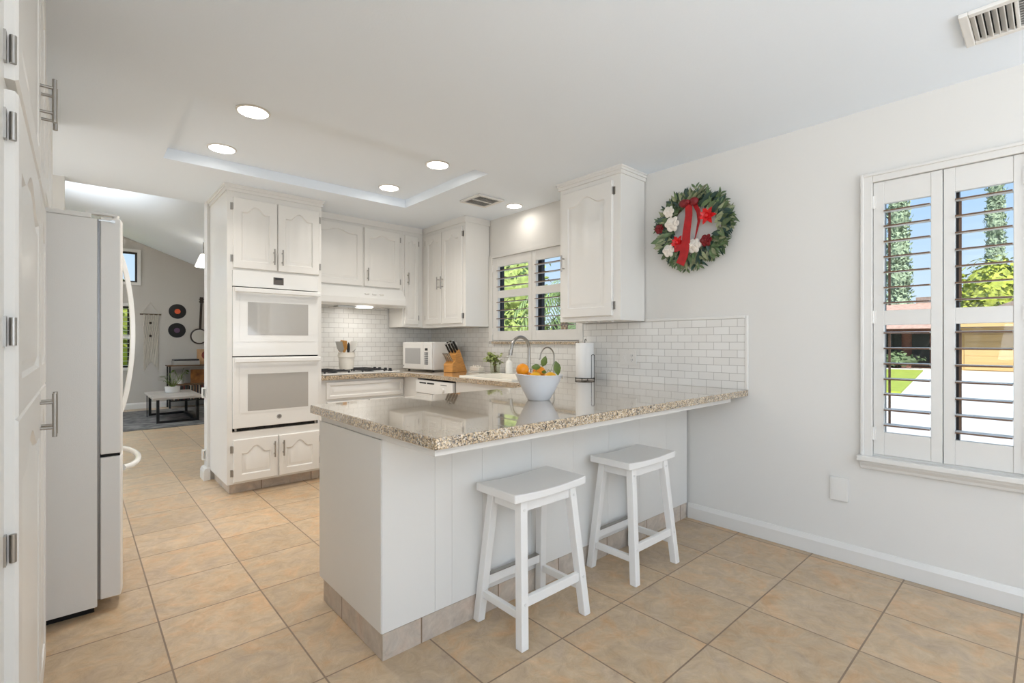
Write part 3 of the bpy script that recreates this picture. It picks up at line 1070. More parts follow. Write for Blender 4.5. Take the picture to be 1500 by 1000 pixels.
MB().box(BX0 + 0.004, XR - 0.017, BY0 + 0.003, BY0 + 0.016, 0, 0.1025).build('front_plinth', M['plinth_x'], t)
MB().box(BX0 + 0.004, BX0 + 0.016, BY0 + 0.0165, BY1 - 0.02, 0, 0.1025).build('end_plinth', M['plinth_y'], t)

# base cabinets along the back wall and the right wall
t = thing('base_cabinet', 'white base cabinet with a wide false drawer front under the cooktop', 'cabinet', (2.0, 4.43, 0))
MB().box(1.628, 2.50, 4.41, YB - 0.003, 0.10, 0.8775).box(2.475, 2.504, 4.14, 4.4099, 0.10, 0.8775).build('carcass', M['white'], t)
MB().box(1.63, 2.50, 4.48, 4.495, 0, 0.0995).build('toe_kick', M['plinth_x'], t)
dm = door_mesh(0, 0.775, 0, 0.158, arch=False, rail=0.03)
dm.xf(Matrix.Translation((1.685, 4.41, 0.698))).build('drawer_front', M['white'], t, smooth=True)
for k in range(2):
    dm = door_mesh(0, 0.395, 0, 0.55)
    dm.xf(Matrix.Translation((1.69 + k * 0.41, 4.41, 0.125))).build('door', M['white'], t, smooth=True)

t = thing('dishwasher', 'white dishwasher with black vents under the counter near the corner', 'dishwasher', (2.8, 3.82, 0))
MB().box(2.485, 3.05, 3.515, 4.135, 0.02, 0.855).build('tub', M['dark'], t)
MB().box(2.455, 2.484, 3.518, 4.132, 0.12, 0.735).build('door', M['appliance'], t, bevel=0.004)
cp = MB().box(2.448, 2.484, 3.518, 4.132, 0.738, 0.862).build('control_panel', M['appliance'], t, bevel=0.004)
MB().box(2.4465, 2.4478, 3.945, 4.06, 0.829, 0.842).box(2.4465, 2.4478, 3.805, 3.925, 0.829, 0.842).build('vent_slot', M['black'], cp)
MB().box(2.4465, 2.4478, 3.60, 3.70, 0.830, 0.835).build('latch_slot', M['badge'], cp)
MB().cyl((2.430, 3.66, 0.785), (2.4478, 3.66, 0.785), 0.022, n=20).build('dial', M['plate'], cp)

t = thing('base_cabinet', 'white base cabinet under the sink, right of the dishwasher', 'cabinet', (2.8, 3.0, 0))
MB().box(2.475, XR - 0.0095, BY1 + 0.0005, 3.50, 0.10, 0.70).box(2.475, 2.505, BY1 + 0.0005, 3.50, 0.70, 0.8775).build('carcass', M['white'], t)
for k in range(2):
    dm = door_mesh(0, 0.50, 0, 0.56)
    dm.xf(Matrix.Translation((2.475, 3.46 - k * 0.52, 0.12)) @ Matrix.Rotation(-PI / 2, 4, 'Z')).build('door', M['white'], t, smooth=True)
MB().box(2.55, 2.565, BY1 + 0.0005, 3.50, 0, 0.0995).build('toe_kick', M['plinth_y'], t)
t = thing('base_cabinet', 'white filler base cabinet in the corner beside the dishwasher', 'cabinet', (2.8, 4.5, 0))
MB().box(2.505, XR - 0.0095, 4.14, YB - 0.003, 0.10, 0.8775).build('carcass', M['white'], t)

xs = [0.84, 1.628, 2.44, 2.53, 2.97, XR - 0.009]
yy_ = [1.30, 2.40, 2.83, 3.47, 4.37, YB - 0.009]
def cfill(i, j):
    if j == 0:
        return True
    if j == 4:
        return i >= 1
    if i < 2:
        return False
    return not (i == 3 and j == 2)
cm = MB().slab(xs, yy_, cfill, XYZ, 0.878, ZT)
cm.prism([(2.44, 4.37), (2.30, 4.37), (2.44, 4.23)], XYZ, 0.878, ZT)
tag(cm.build('countertop', M['granite'], bevel=0.004), 'speckled beige and black granite worktop running from peninsula to cooktop', 'countertop')

t = thing('sink', 'cream drop-in kitchen sink below the shuttered window', 'sink', (2.75, 3.15, ZT))
sk = MB()
rx0, rx1, ry0, ry1 = 2.505, 3.10, 2.80, 3.50
def rim(a):
    return [(rx0 + a, ry0 + a), (rx1 - a, ry0 + a), (rx1 - a, ry1 - a), (rx0 + a, ry1 - a)]
def lp4(x0, x1, y0, y1, z):
    return [(x0, y0, z), (x1, y0, z), (x1, y1, z), (x0, y1, z)]
loops = [lp4(2.505, 3.10, 2.80, 3.50, ZT + 0.0005), lp4(2.507, 3.098, 2.802, 3.498, ZT + 0.012), lp4(2.530, 2.965, 2.835, 3.465, ZT + 0.013), lp4(2.54, 2.955, 2.842, 3.458, ZT - 0.02), lp4(2.56, 2.935, 2.862, 3.438, ZT - 0.18)]
vs2 = [p for l in loops for p in l]
fs2 = []
for i in range(4):
    for k in range(4):
        k2 = (k + 1) % 4
        fs2.append((i * 4 + k, i * 4 + k2, (i + 1) * 4 + k2, (i + 1) * 4 + k))
fs2.append((16, 17, 18, 19))
sk.add(vs2, fs2).build('basin', M['sink'], t, bevel=0.006, fix=False)
MB().cyl((2.75, 3.15, ZT - 0.1795), (2.75, 3.15, ZT - 0.176), 0.04, n=24).build('drain', M['chrome'], t)

def gooseneck(name, label, base, reach, top, tip, r, lever):
    x, y, z = base
    t = thing(name, label, 'faucet', base)
    n = MB()
    rad = reach / 2
    zc = top - rad
    pts = [(x, y, z + 0.03), (x, y, zc - 0.05), (x, y, zc)]
    for i in range(1, 16):
        a = PI * i / 16
        pts.append((x - rad + rad * math.cos(a), y, zc + rad * math.sin(a)))
    pts += [(x - reach, y, zc), (x - reach - 0.012, y, tip)]
    n.tube(pts, r, 14).build('spout', M['nickel'], t, smooth=True)
    MB().lathe([(r * 2.1, 0), (r * 2.1, 0.012), (r * 1.5, 0.02), (r * 1.5, 0.05), (r * 1.05, 0.055)], base, 20).build('base', M['nickel'], t, smooth=True)
    if lever:
        MB().cyl((x - reach - 0.010, y, tip + 0.04), (x - reach - 0.0145, y, tip - 0.01), r * 1.18, n=16).build('spray_head', M['nickel'], t, smooth=True)
        MB().tube([(x, y - 0.015, z + 0.045), (x, y - 0.05, z + 0.055), (x - 0.01, y - 0.09, z + 0.085)], 0.005, 8).build('lever', M['nickel'], t, smooth=True)
    return t
gooseneck('kitchen_faucet', 'tall brushed nickel gooseneck faucet with pull-down spray, behind the sink', (3.035, 3.16, ZT + 0.013), 0.21, 1.266, 1.115, 0.0145, True)
gooseneck('water_faucet', 'thin nickel gooseneck filtered-water tap right of the main faucet', (3.045, 2.862, ZT + 0.013), 0.165, 1.176, 1.075, 0.0065, False)

# ------------------------------------------------------------------ range hood and cooktop
t = thing('range_hood', 'white under-cabinet range hood with a lit lamp above the cooktop', 'range hood', (2.12, 4.8, 1.58))
hp = [(4.60, 1.605), (4.60, 1.665), (4.68, 1.7735), (YB - 0.01, 1.7735), (YB - 0.01, 1.59), (4.64, 1.582)]
MB().prism(hp, lambda u, v, w: (w, u, v), 1.632, 2.614).build('hood_shell', M['appliance'], t, bevel=0.006)
MB().box(1.90, 2.10, 4.66, 4.78, 1.568, 1.581).build('filter', M['steel'], t)
MB().box(2.105, 2.25, 4.64, 4.76, 1.570, 1.5815).build('lamp_lens', M['hoodlight'], t)
sw = MB()
for k in range(3):
    sw.box(2.16 + k * 0.08, 2.20 + k * 0.08, 4.612, 4.634, 1.70, 1.712)
sw.xf(Matrix.Translation((0, 0.004, 0))).build('switch', M['plate'], t)
lamp('hood_lamp_light', 'AREA', (2.17, 4.72, 1.56), (0, 0, 0), 1.3, (1, 0.97, 0.92), shape='RECTANGLE', size=0.2, size_y=0.1)

t = thing('cooktop', 'white gas cooktop with black grates and four black knobs', 'cooktop', (2.05, 4.7, ZT))
MB().box(1.66, 2.44, 4.42, 4.96, ZT + 0.0005, ZT + 0.014).build('cooktop_surface', M['appliance'], t, bevel=0.005)
for gx0, gx1, gy0, gy1 in ((1.69, 1.93, 4.46, 4.68), (1.69, 1.90, 4.72, 4.93), (2.06, 2.30, 4.47, 4.68), (2.06, 2.30, 4.72, 4.93)):
    g = MB()
    zz0 = ZT + 0.0145
    for a in range(3):
        xx = gx0 + (gx1 - gx0) * a / 2
        g.box(xx - 0.005, xx + 0.005, gy0, gy1, zz0 + 0.012, zz0 + 0.022)
    for a in range(3):
        y_ = gy0 + (gy1 - gy0) * a / 2
        g.box(gx0, gx1, y_ - 0.005, y_ + 0.005, zz0 + 0.012, zz0 + 0.022)
    for a in (gx0 + 0.006, gx1 - 0.006):
        for c_ in (gy0 + 0.006, gy1 - 0.006):
            g.box(a - 0.006, a + 0.006, c_ - 0.006, c_ + 0.006, zz0, zz0 + 0.012)
    g.build('grate', M['grill'], t)
    MB().lathe([(0.045, 0), (0.045, 0.004), (0.028, 0.006), (0.028, 0.011)], ((gx0 + gx1) / 2, (gy0 + gy1) / 2, zz0), 20).build('burner', M['black'], t)
for kx, ky in ((2.37, 4.50), (2.37, 4.60), (2.37, 4.73), (2.37, 4.84)):
    MB().lathe([(0.022, 0), (0.022, 0.004), (0.017, 0.006), (0.015, 0.026), (0.004, 0.027)], (kx, ky, ZT + 0.0145), 16).build('knob', M['black'], t, smooth=True)

# utensil crock and its utensils
cx_, cy_, cz_ = 2.035, 4.70, ZT + 0.0373
cx_, cy_ = 2.0, 4.70
t = thing('utensil_crock', 'cream ceramic crock of cooking utensils standing on the cooktop', 'crock', (cx_, cy_, cz_))
MB().lathe([(0.060, 0), (0.066, 0.004), (0.076, 0.115), (0.083, 0.118), (0.083, 0.138), (0.079, 0.16), (0.081, 0.165), (0.074, 0.165), (0.072, 0.14), (0.060, 0.008), (0.0001, 0.006)], (cx_, cy_, cz_), 32).build('pot', M['crock'], t, smooth=True)
def utensil(name, label, dx, dy, lean, hd, ln, m1, m2):
    t = thing(name, label, 'utensil', (cx_ + dx * 0.4, cy_ + dy * 0.4, cz_ + 0.012), 0.0, group='utensils in the crock')
    d = Vector((lean[0], lean[1], 1)).normalized()
    p1 = d * ln
    MB().tube([(0, 0, 0), d * ln * 0.5, p1], [0.005, 0.006, 0.006], 8).build('shaft', m1, t, smooth=True)
    s = Vector((0.745, -0.667, 0))
    nrm = d.cross(s).normalized()
    h = MB()
    if hd == 'turner':
        c_ = [p1 - s * 0.012, p1 + s * 0.012, p1 + d * 0.03 + s * 0.034, p1 + d * 0.105 + s * 0.034, p1 + d * 0.105 - s * 0.034, p1 + d * 0.03 - s * 0.034]
        vs_2 = [q + nrm * 0.002 for q in c_] + [q - nrm * 0.002 for q in c_]
        h.add(vs_2, [(0, 1, 2, 3, 4, 5), (11, 10, 9, 8, 7, 6)] + [(i, (i + 1) % 6, 6 + (i + 1) % 6, 6 + i) for i in range(6)])
    elif hd == 'spoon':
        h.ball((0, 0, 0), 0.036, 16, 0.82, 0.25, 1.4)
        h.xf(Matrix.Translation(p1 + d * 0.045) @ Matrix.Rotation(R(-42), 4, 'Z'))
    elif hd == 'paddle':
        c_ = [p1 - s * 0.010, p1 + s * 0.010, p1 + d * 0.04 + s * 0.033, p1 + d * 0.115 + s * 0.038, p1 + d * 0.120 - s * 0.020, p1 + d * 0.095 - s * 0.036, p1 + d * 0.04 - s * 0.033]
        k = len(c_)
        vs_2 = [q + nrm * 0.004 for q in c_] + [q - nrm * 0.004 for q in c_]
        h.add(vs_2, [tuple(range(k)), tuple(range(2 * k - 1, k - 1, -1))] + [(i, (i + 1) % k, k + (i + 1) % k, k + i) for i in range(k)])
    elif hd == 'grip':
        h.tube([p1 - d * 0.02, p1 + d * 0.02, p1 + d * 0.07, p1 + d * 0.085], [0.010, 0.015, 0.011, 0.004], 10)
    h.build('head', m2, t, smooth=(hd in ('spoon', 'grip')))
    return t
utensil('turner', 'steel slotted turner leaning leftmost out of the cream crock', -0.04, -0.03, (-0.27, -0.03), 'turner', 0.165, M['steel'], M['steel'])
utensil('wooden_spoon', 'wooden spoon behind the flat wooden spatula in the crock', -0.05, 0.06, (-0.13, 0.08), 'spoon', 0.165, M['wood'], M['wood'])
utensil('wooden_spatula', 'flat wooden spatula in the cream crock', -0.02, -0.01, (-0.10, 0.02), 'paddle', 0.155, M['wood'], M['wood'])
utensil('peeler', 'short black-handled tool in the middle of the crock', 0.02, -0.04, (0.02, -0.02), 'grip', 0.165, M['steel'], M['black'])
utensil('white_spatula', 'white spatula leaning right in the cream crock', 0.05, 0.0, (0.20, -0.04), 'turner', 0.165, M['soap'], M['soap'])
utensil('ladle', 'steel ladle leaning rightmost out of the cream crock', 0.06, 0.03, (0.25, 0.03), 'spoon', 0.165, M['steel'], M['steel'])

# ------------------------------------------------------------------ microwave (local x to the right, -y front)
ang = -PI / 2 + R(6)
t = thing('microwave', 'white countertop microwave standing in the corner', 'microwave', (2.665, 4.775, ZT), ang)
W_, D_, H_ = 0.50, 0.35, 0.305
MB().box(0, W_, 0.028, D_, 0.012, H_).build('case', M['appliance'], t, bevel=0.006)
d = MB().box(0.002, 0.362, 0.0, 0.0275, 0.016, H_ - 0.002).build('door', M['appliance'], t, bevel=0.008)
MB().box(0.048, 0.318, -0.0015, -0.0003, 0.072, 0.240).build('door_window', M['mwglass'], d)
cpn = MB().box(0.364, W_ - 0.002, 0.0, 0.0275, 0.016, H_ - 0.002).build('control_panel', M['appliance'], t, bevel=0.008)
MB().box(0.395, 0.440, -0.0015, -0.0003, 0.215, 0.240).build('display', M['black'], cpn)
bt = MB()
for r_ in range(7):
    for c2 in range(3):
        bt.box(0.388 + c2 * 0.021, 0.404 + c2 * 0.021, -0.0015, -0.0003, 0.070 + r_ * 0.019, 0.084 + r_ * 0.019)
bt.build('buttons', M['button'], cpn)
MB().cyl((0.022, -0.0015, 0.048), (0.022, -0.0003, 0.048), 0.009, n=16).build('badge', M['badge'], d)
for fx in (0.04, W_ - 0.04):
    for fy in (0.06, D_ - 0.05):
        MB().cyl((fx, fy, 0.0003), (fx, fy, 0.0115), 0.012, n=12).build('foot', M['black'], t)

# ------------------------------------------------------------------ knife block
KB = Vector((2.88, 4.08, ZT + 0.0005))
krot = R(18)
t = thing('knife_block', 'slanted maple knife block in front of the microwave', 'knife block', KB, krot)
prof = [(-0.125, 0), (0.125, 0), (0.120, 0.012), (-0.002, 0.228), (-0.072, 0.178), (-0.072, 0.120), (-0.125, 0.082)]
MB().prism(prof, lambda u, v, w: (u, w, v), -0.055, 0.055).build('block', M['knifewood'], t, bevel=0.004)
MB().box(-0.120, 0.119, -0.05, 0.05, -0.0002, 0.003).build('base_pad', M['black'], t)
Rk = Matrix.Rotation(krot, 4, 'Z')
kd = Vector((-0.62, 0, 0.785)).normalized()
knives = [(-0.016, -0.036, 0.222, 0.105, 0.013), (-0.016, 0.0, 0.222, 0.110, 0.013), (-0.020, 0.036, 0.219, 0.098, 0.012),
          (-0.048, -0.036, 0.200, 0.104, 0.012), (-0.048, 0.0, 0.200, 0.098, 0.012), (-0.050, 0.036, 0.198, 0.092, 0.011),
          (-0.095, -0.034, 0.108, 0.092, 0.008), (-0.095, -0.011, 0.108, 0.092, 0.008), (-0.095, 0.012, 0.108, 0.092, 0.008), (-0.095, 0.035, 0.108, 0.092, 0.008)]
kl = ['black knife handle at the top of the block, nearest the camera', 'black knife handle at the top of the block, in the middle', 'black knife handle at the top of the block, nearest the wall',
      'black knife handle in the second row of the block, nearest the camera', 'black knife handle in the second row of the block, in the middle', 'black knife handle in the second row of the block, nearest the wall']
for i, (u, w_, v, ln, r_) in enumerate(knives):
    steak = i > 5
    lab = 'steel steak knife handle in the low front row of the knife block' if steak else kl[i]
    p = KB + Rk @ Vector((u, w_, v))
    k = thing('steak_knife' if steak else 'kitchen_knife', lab, 'knife', p, krot, group='steak knives in the block' if steak else 'knives in the block')
    a, b_ = kd * 0.003, kd * ln * 1.15
    MB().tube([a, kd * ln * 0.3, kd * ln * 0.75, b_], [r_ * 0.8, r_, r_ * 0.85, r_ * 0.95], 8).build('handle', M['nickel'] if steak else M['black'], k, smooth=True)
    if not steak:
        MB().tube([b_, kd * (ln * 1.15 + 0.006)], [r_ * 0.9, r_ * 0.75], 8).build('butt_cap', M['steel'], k, smooth=True)

# ------------------------------------------------------------------ small things on the sink side
t = thing('butter_dish', 'white lidded dish on the counter behind the knife block', 'dish', (3.03, 3.92, ZT + 0.0005))
MB().box(2.985, 3.075, 3.835, 4.005, ZT + 0.0005, ZT + 0.010).build('tray', M['soap'], t, bevel=0.004)
MB().box(2.993, 3.067, 3.845, 3.995, ZT + 0.0105, ZT + 0.055).build('lid', M['crock'], t, bevel=0.010, seg=3)
for k in range(4):
    MB().ball((3.03, 3.865 + k * 0.037, ZT + 0.060), 0.009, 10).build('knob', M['crock'], t, smooth=True)

rng = random.Random(3)
hx_, hy_, hz_ = 3.03, 3.63, ZT + 0.0005
t = thing('potted_herb', 'small leafy plant in a clear glass vase left of the soap bottle', 'plant', (hx_, hy_, hz_))
MB().lathe([(0.040, 0), (0.046, 0.004), (0.055, 0.13), (0.0525, 0.13), (0.043, 0.006), (0.0001, 0.006)], (hx_, hy_, hz_), 24).build('vase', M['vase'], t, smooth=True)
st, lf = MB(), MB()
for k in range(22):
    a = rng.uniform(0, 2 * PI)
    rr = rng.uniform(0.02, 0.115)
    top = Vector((hx_ - 0.01 + rr * math.cos(a) * 0.75, hy_ + rr * math.sin(a) + 0.015, hz_ + rng.uniform(0.11, 0.20) - 0.3 * max(0, rr - 0.07)))
    base = Vector((hx_ + rng.uniform(-0.02, 0.02), hy_ + rng.uniform(-0.02, 0.02), hz_ + 0.01))
    mid = Vector((hx_ + (top.x - hx_) * 0.3, hy_ + (top.y - hy_) * 0.3, hz_ + 0.135))
    st.tube([base, mid, top], 0.0015, 6)
    for q in range(11):
        pp = mid.lerp(top, rng.uniform(0.3, 1.05)) + Vector((rng.uniform(-.012, .012), rng.uniform(-.012, .012), rng.uniform(-.01, .01)))
        dd = Vector((rng.uniform(-1, 1), rng.uniform(-1, 1), rng.uniform(-0.6, 0.5)))
        lf.leaf(pp, dd, (rng.uniform(-.5, .5) - 0.5, rng.uniform(-.5, .5), 1), rng.uniform(0.024, 0.038), rng.uniform(0.018, 0.027))
    if k % 2:
        lf.leaf(base.lerp(mid, 0.5), (rng.uniform(-1, 1), rng.uniform(-1, 1), 0.6), (0, 0, 1), 0.035, 0.02)
st.build('stems', M['stem'], t, smooth=True)
lf.build('leaves', M['herb'], t, smooth=True, fix=False)

sx_, sy_, sz_ = 3.01, 3.40, ZT + 0.0135
t = thing('soap_bottle', 'white soap bottle on the sink rim left of the faucet', 'bottle', (sx_, sy_, sz_))
MB().lathe([(0.032, 0), (0.035, 0.003), (0.035, 0.095), (0.028, 0.112), (0.014, 0.120), (0.013, 0.128), (0.0001, 0.128)], (sx_, sy_, sz_), 24).build('bottle_body', M['soap'], t, smooth=True)
MB().cyl((sx_, sy_, sz_ + 0.1285), (sx_, sy_, sz_ + 0.142), 0.010, n=16).tube([(sx_, sy_, sz_ + 0.142), (sx_, sy_, sz_ + 0.158), (sx_ - 0.03, sy_, sz_ + 0.156)], 0.0035, 8).build('pump', M['soap'], t, smooth=True)

# paper towel
ptx, pty = 3.06, 2.535
t = thing('paper_towel_holder', 'black wire paper towel holder with looped side arm', 'paper towel holder', (ptx, pty, ZT))
h = MB()
ring = [(ptx + 0.078 * math.cos(a * PI / 16), pty + 0.078 * math.sin(a * PI / 16), ZT + 0.014) for a in range(33)]
h.tube(ring, 0.003, 8, cap=False)
h.tube([(ptx - 0.078, pty, ZT + 0.014), (ptx + 0.078, pty, ZT + 0.014)], 0.003, 8)
for a in range(4):
    q = a * PI / 2 + 0.4
    h.cyl((ptx + 0.078 * math.cos(q), pty + 0.078 * math.sin(q), ZT + 0.0005), (ptx + 0.078 * math.cos(q), pty + 0.078 * math.sin(q), ZT + 0.014), 0.0035, n=8)
h.build('wire_base', M['blackmetal'], t, smooth=True)
pole = [(ptx, pty, ZT + 0.014), (ptx, pty, ZT + 0.315)]
for k in range(1, 9):
    a = PI * k / 8
    pole.append((ptx + 0.009 - 0.009 * math.cos(a), pty, ZT + 0.315 + 0.013 * math.sin(a)))
MB().tube(pole, 0.003, 8).build('centre_pole', M['blackmetal'], t, smooth=True)
ax_, ay_ = ptx + 0.001, pty - 0.081
dv = Vector((0.745, -0.667, 0)) * 0.013
arm = [Vector((ax_, ay_, ZT + 0.014)) - dv, Vector((ax_, ay_, ZT + 0.19)) - dv]
for k in range(1, 8):
    a = PI * k / 8
    arm.append(Vector((ax_, ay_, ZT + 0.19 + 0.014 * math.sin(a))) - dv * math.cos(a))
arm += [Vector((ax_, ay_, ZT + 0.19)) + dv, Vector((ax_, ay_, ZT + 0.014)) + dv]
arm.append(Vector((ax_, ay_, ZT + 0.014)) - dv)
MB().tube(arm, 0.003, 8).build('side_arm', M['blackmetal'], t, smooth=True)
t = thing('paper_towel_roll', 'white roll of paper towels standing on the black wire holder', 'paper towel', (ptx, pty, ZT + 0.018))
MB().lathe([(0.020, 0), (0.072, 0), (0.074, 0.004), (0.074, 0.276), (0.072, 0.28), (0.020, 0.28), (0.020, 0)], (ptx, pty, ZT + 0.018), 40).build('sheets', M['paper'], t, smooth=True)
MB().lathe([(0.0175, 0), (0.0198, 0), (0.0198, 0.28), (0.0175, 0.28), (0.0175, 0)], (ptx, pty, ZT + 0.018), 24).build('core_tube', M['card'], t, smooth=True)

# fruit bowl
bx_, by_, bz_ = 1.815, 1.815, ZT + 0.0005
t = thing('fruit_bowl', 'white ceramic bowl of oranges standing on the peninsula', 'bowl', (bx_, by_, bz_))
bp_ = [(0.0001, 0.0), (0.055, 0.0), (0.060, 0.004), (0.085, 0.050), (0.108, 0.095), (0.124, 0.130), (0.127, 0.133), (0.124, 0.135), (0.119, 0.130), (0.102, 0.093), (0.079, 0.050), (0.055, 0.012), (0.0001, 0.009)]
bw = MB().lathe(bp_, (bx_, by_, bz_), 48)
rtv = Vector((0.745, -0.667, 0))
for p in bw.v:
    rel = (p - Vector((bx_, by_, bz_)))
    k = max(0, rel.z / 0.133)
    p.z += -0.028 * k * k * rel.dot(rtv) * 0.9 + 0.02 * k ** 3 * abs(rel.dot(rtv)) * 0.5
bw.build('bowl', M['bowl'], t, smooth=True)
fwv = Vector((0.667, 0.745, 0))
def fruit(label, a, f_, z, r_, m_, sz, leaves=()):
    c_ = Vector((bx_, by_, bz_ + z)) + rtv * a + fwv * f_
    t = thing('orange', label, 'fruit', c_ - Vector((0, 0, r_)), group='oranges in the bowl')
    MB().ball(c_, r_, 24, 1, 1, sz).build('peel', m_, t, smooth=True)
    for (la, lf_, lz, dd, ln, wd) in leaves:
        p0 = c_ + rtv * la + fwv * lf_ + Vector((0, 0, lz))
        dv_ = rtv * dd[0] + fwv * dd[1] + Vector((0, 0, dd[2]))
        l = MB().leaf(p0, dv_, -fwv + Vector((0, 0, 0.3)), ln, wd, 0.12)
        l.tube([c_ + Vector((0, 0, r_ * sz * 0.9)), (c_ + p0) / 2 + Vector((0, 0, r_ * 0.8)), p0], 0.0012, 6)
        l.build('leaf', M['leaf'], t, smooth=True, fix=False)
    return t
fruit('large orange highest at the left of the bowl', -0.086, -0.005, 0.158, 0.034, M['orange'], 0.95)
fruit('orange low in the front of the bowl, half below the rim', -0.022, -0.062, 0.122, 0.032, M['mango'], 0.92, [(0.030, 0.03, 0.050, (-0.9, 0.0, 0.05), 0.050, 0.034)])
fruit('pale orange at the back of the bowl between leaves', 0.004, 0.055, 0.142, 0.035, M['orange'], 0.92, [(0.018, -0.02, 0.030, (0.25, -0.2, 0.9), 0.060, 0.036)])
fruit('yellow-orange fruit at the right of the bowl under the big upright leaf', 0.058, -0.03, 0.120, 0.034, M['mango'], 0.8, [(0.030, 0.01, 0.084, (0.16, -0.02, -0.95), 0.078, 0.040), (-0.02, -0.015, 0.026, (-0.7, 0.3, 0.1), 0.030, 0.020)])
fruit('orange half hidden between the left orange and the front one', -0.056, 0.048, 0.118, 0.026, M['orange'], 0.95)

# ------------------------------------------------------------------ bar stools
def stool(label, loc):
    t = thing('bar_stool', label, 'stool', loc, 0.0, group='white saddle stools at the peninsula')
    H = 0.612
    s = MB()
    nx, ny = 16, 6
    hw, hd_ = 0.218, 0.126
    top, bot = [], []
    for i in range(nx + 1):
        for j in range(ny + 1):
            u = -1 + 2 * i / nx
            v = -1 + 2 * j / ny
            dip = 0.011 * (1 - u * u)
            top.append((u * hw, v * hd_, H - dip))
            bot.append((u * hw, v * hd_, H - 0.036 - dip * 0.55))
    m_ = (nx + 1) * (ny + 1)
    q = lambda i, j: i * (ny + 1) + j
    fs_ = []
    for i in range(nx):
        for j in range(ny):
            fs_.append((q(i, j), q(i + 1, j), q(i + 1, j + 1), q(i, j + 1)))
            fs_.append((m_ + q(i, j + 1), m_ + q(i + 1, j + 1), m_ + q(i + 1, j), m_ + q(i, j)))
    for i in range(nx):
        fs_.append((q(i, 0), m_ + q(i, 0), m_ + q(i + 1, 0), q(i + 1, 0)))
        fs_.append((q(i + 1, ny), m_ + q(i + 1, ny), m_ + q(i, ny), q(i, ny)))
    for j in range(ny):
        fs_.append((q(0, j + 1), m_ + q(0, j + 1), m_ + q(0, j), q(0, j)))
        fs_.append((q(nx, j), m_ + q(nx, j), m_ + q(nx, j + 1), q(nx, j + 1)))
    s.add(top + bot, fs_).build('seat', M['stool'], t, bevel=0.004)
    zt = 0.5705
    fx_, fy_ = 0.192, 0.140
    tx_, ty_ = 0.150, 0.088
    def leg_c(sx, sy, z):
        k = z / zt
        return Vector((sx * (fx_ + (tx_ - fx_) * k), sy * (fy_ + (ty_ - fy_) * k), z))
    for sx in (-1, 1):
        for sy in (-1, 1):
            a, b_ = leg_c(sx, sy, 0.0005), leg_c(sx, sy, zt)
            h_ = 0.019
            sq = lambda c_: [c_ + Vector((-h_, -h_, 0)), c_ + Vector((h_, -h_, 0)), c_ + Vector((h_, h_, 0)), c_ + Vector((-h_, h_, 0))]
            lg = MB().hexa(sq(a), sq(b_)).build('leg', M['stool'], t, bevel=0.003)
            for z in (0.535, 0.172):
                c_ = leg_c(sx, sy, z)
                MB().cyl(c_ + Vector((0, sy * 0.0193, 0)), c_ + Vector((0, sy * 0.0215, 0)), 0.006, n=12).build('screw_cap', M['plate'], lg)
    for sy in (-1, 1):
        for nm, z, hh in (('apron', 0.545, 0.042), ('stretcher', 0.172, 0.040)):
            a, b_ = leg_c(-1, sy, z), leg_c(1, sy, z)
            MB().box(a.x + 0.0195, b_.x - 0.0195, a.y - 0.010, a.y + 0.010, z - hh / 2, z + hh / 2).build(nm, M['stool'], t, bevel=0.002)
    a, b_ = leg_c(-1, 1, 0.2), leg_c(1, 1, 0.2)
    MB().box(a.x + 0.022, b_.x - 0.022, a.y - 0.011, a.y + 0.014, 0.1925, 0.196).box(a.x + 0.022, b_.x - 0.022, a.y + 0.0105, a.y + 0.0135, 0.166, 0.1925).build('footrest_plate', M['nickel'], t)
    for sx in (-1, 1):
        for nm, z, hh in (('apron', 0.545, 0.042), ('stretcher', 0.122, 0.032)):
            a, b_ = leg_c(sx, -1, z), leg_c(sx, 1, z)
            MB().box(a.x - 0.010, a.x + 0.010, a.y + 0.0195, b_.y - 0.0195, z - hh / 2, z + hh / 2).build(nm, M['stool'], t, bevel=0.002)
    return t
s1 = stool('white wooden saddle stool nearer the open end of the peninsula', (1.512, 1.553, 0))
dup(s1, (2.282, 1.548, 0), label='white wooden saddle stool nearer the wall, under the counter')

# ------------------------------------------------------------------ wall plates
t = thing('outlet_plate', 'white double outlet and switch plate on the tiled backsplash', 'outlet', (XR - 0.009, 2.2, 1.10))
PXW = XR - 0.0085
pl = MB().box(PXW - 0.006, PXW, 2.125, 2.275, 1.043, 1.161).build('cover', M['plate'], t, bevel=0.002)
MB().box(PXW - 0.0075, PXW - 0.0062, 2.147, 2.182, 1.068, 1.136).build('receptacle', M['plate'], t, bevel=0.0005)
sl = MB()
for z in (1.085, 1.118):
    for y_ in (2.157, 2.171):
        sl.box(PXW - 0.0082, PXW - 0.0076, y_ - 0.0012, y_ + 0.0012, z - 0.006, z + 0.006)
    sl.box(PXW - 0.0082, PXW - 0.0076, 2.1625, 2.1655, z - 0.014, z - 0.010)
sl.build('slots', M['button'], t)
MB().box(PXW - 0.0075, PXW - 0.0062, 2.218, 2.253, 1.068, 1.136).box(PXW - 0.010, PXW - 0.0075, 2.228, 2.243, 1.088, 1.116).build('switch', M['plate'], t, bevel=0.0005)

t = thing('blank_wall_plate', 'white blank wall plate low on the wall under the dining window', 'wall plate', (XR - 0.003, 0.806, 0.40))
MB().box(XR - 0.0125, XR - 0.0005, 0.762, 0.850, 0.335, 0.464).build('box_rim', M['plate'], t, bevel=0.003)
MB().box(XR - 0.0145, XR - 0.0127, 0.772, 0.840, 0.345, 0.454).build('plate_face', M['plate'], t, bevel=0.001)

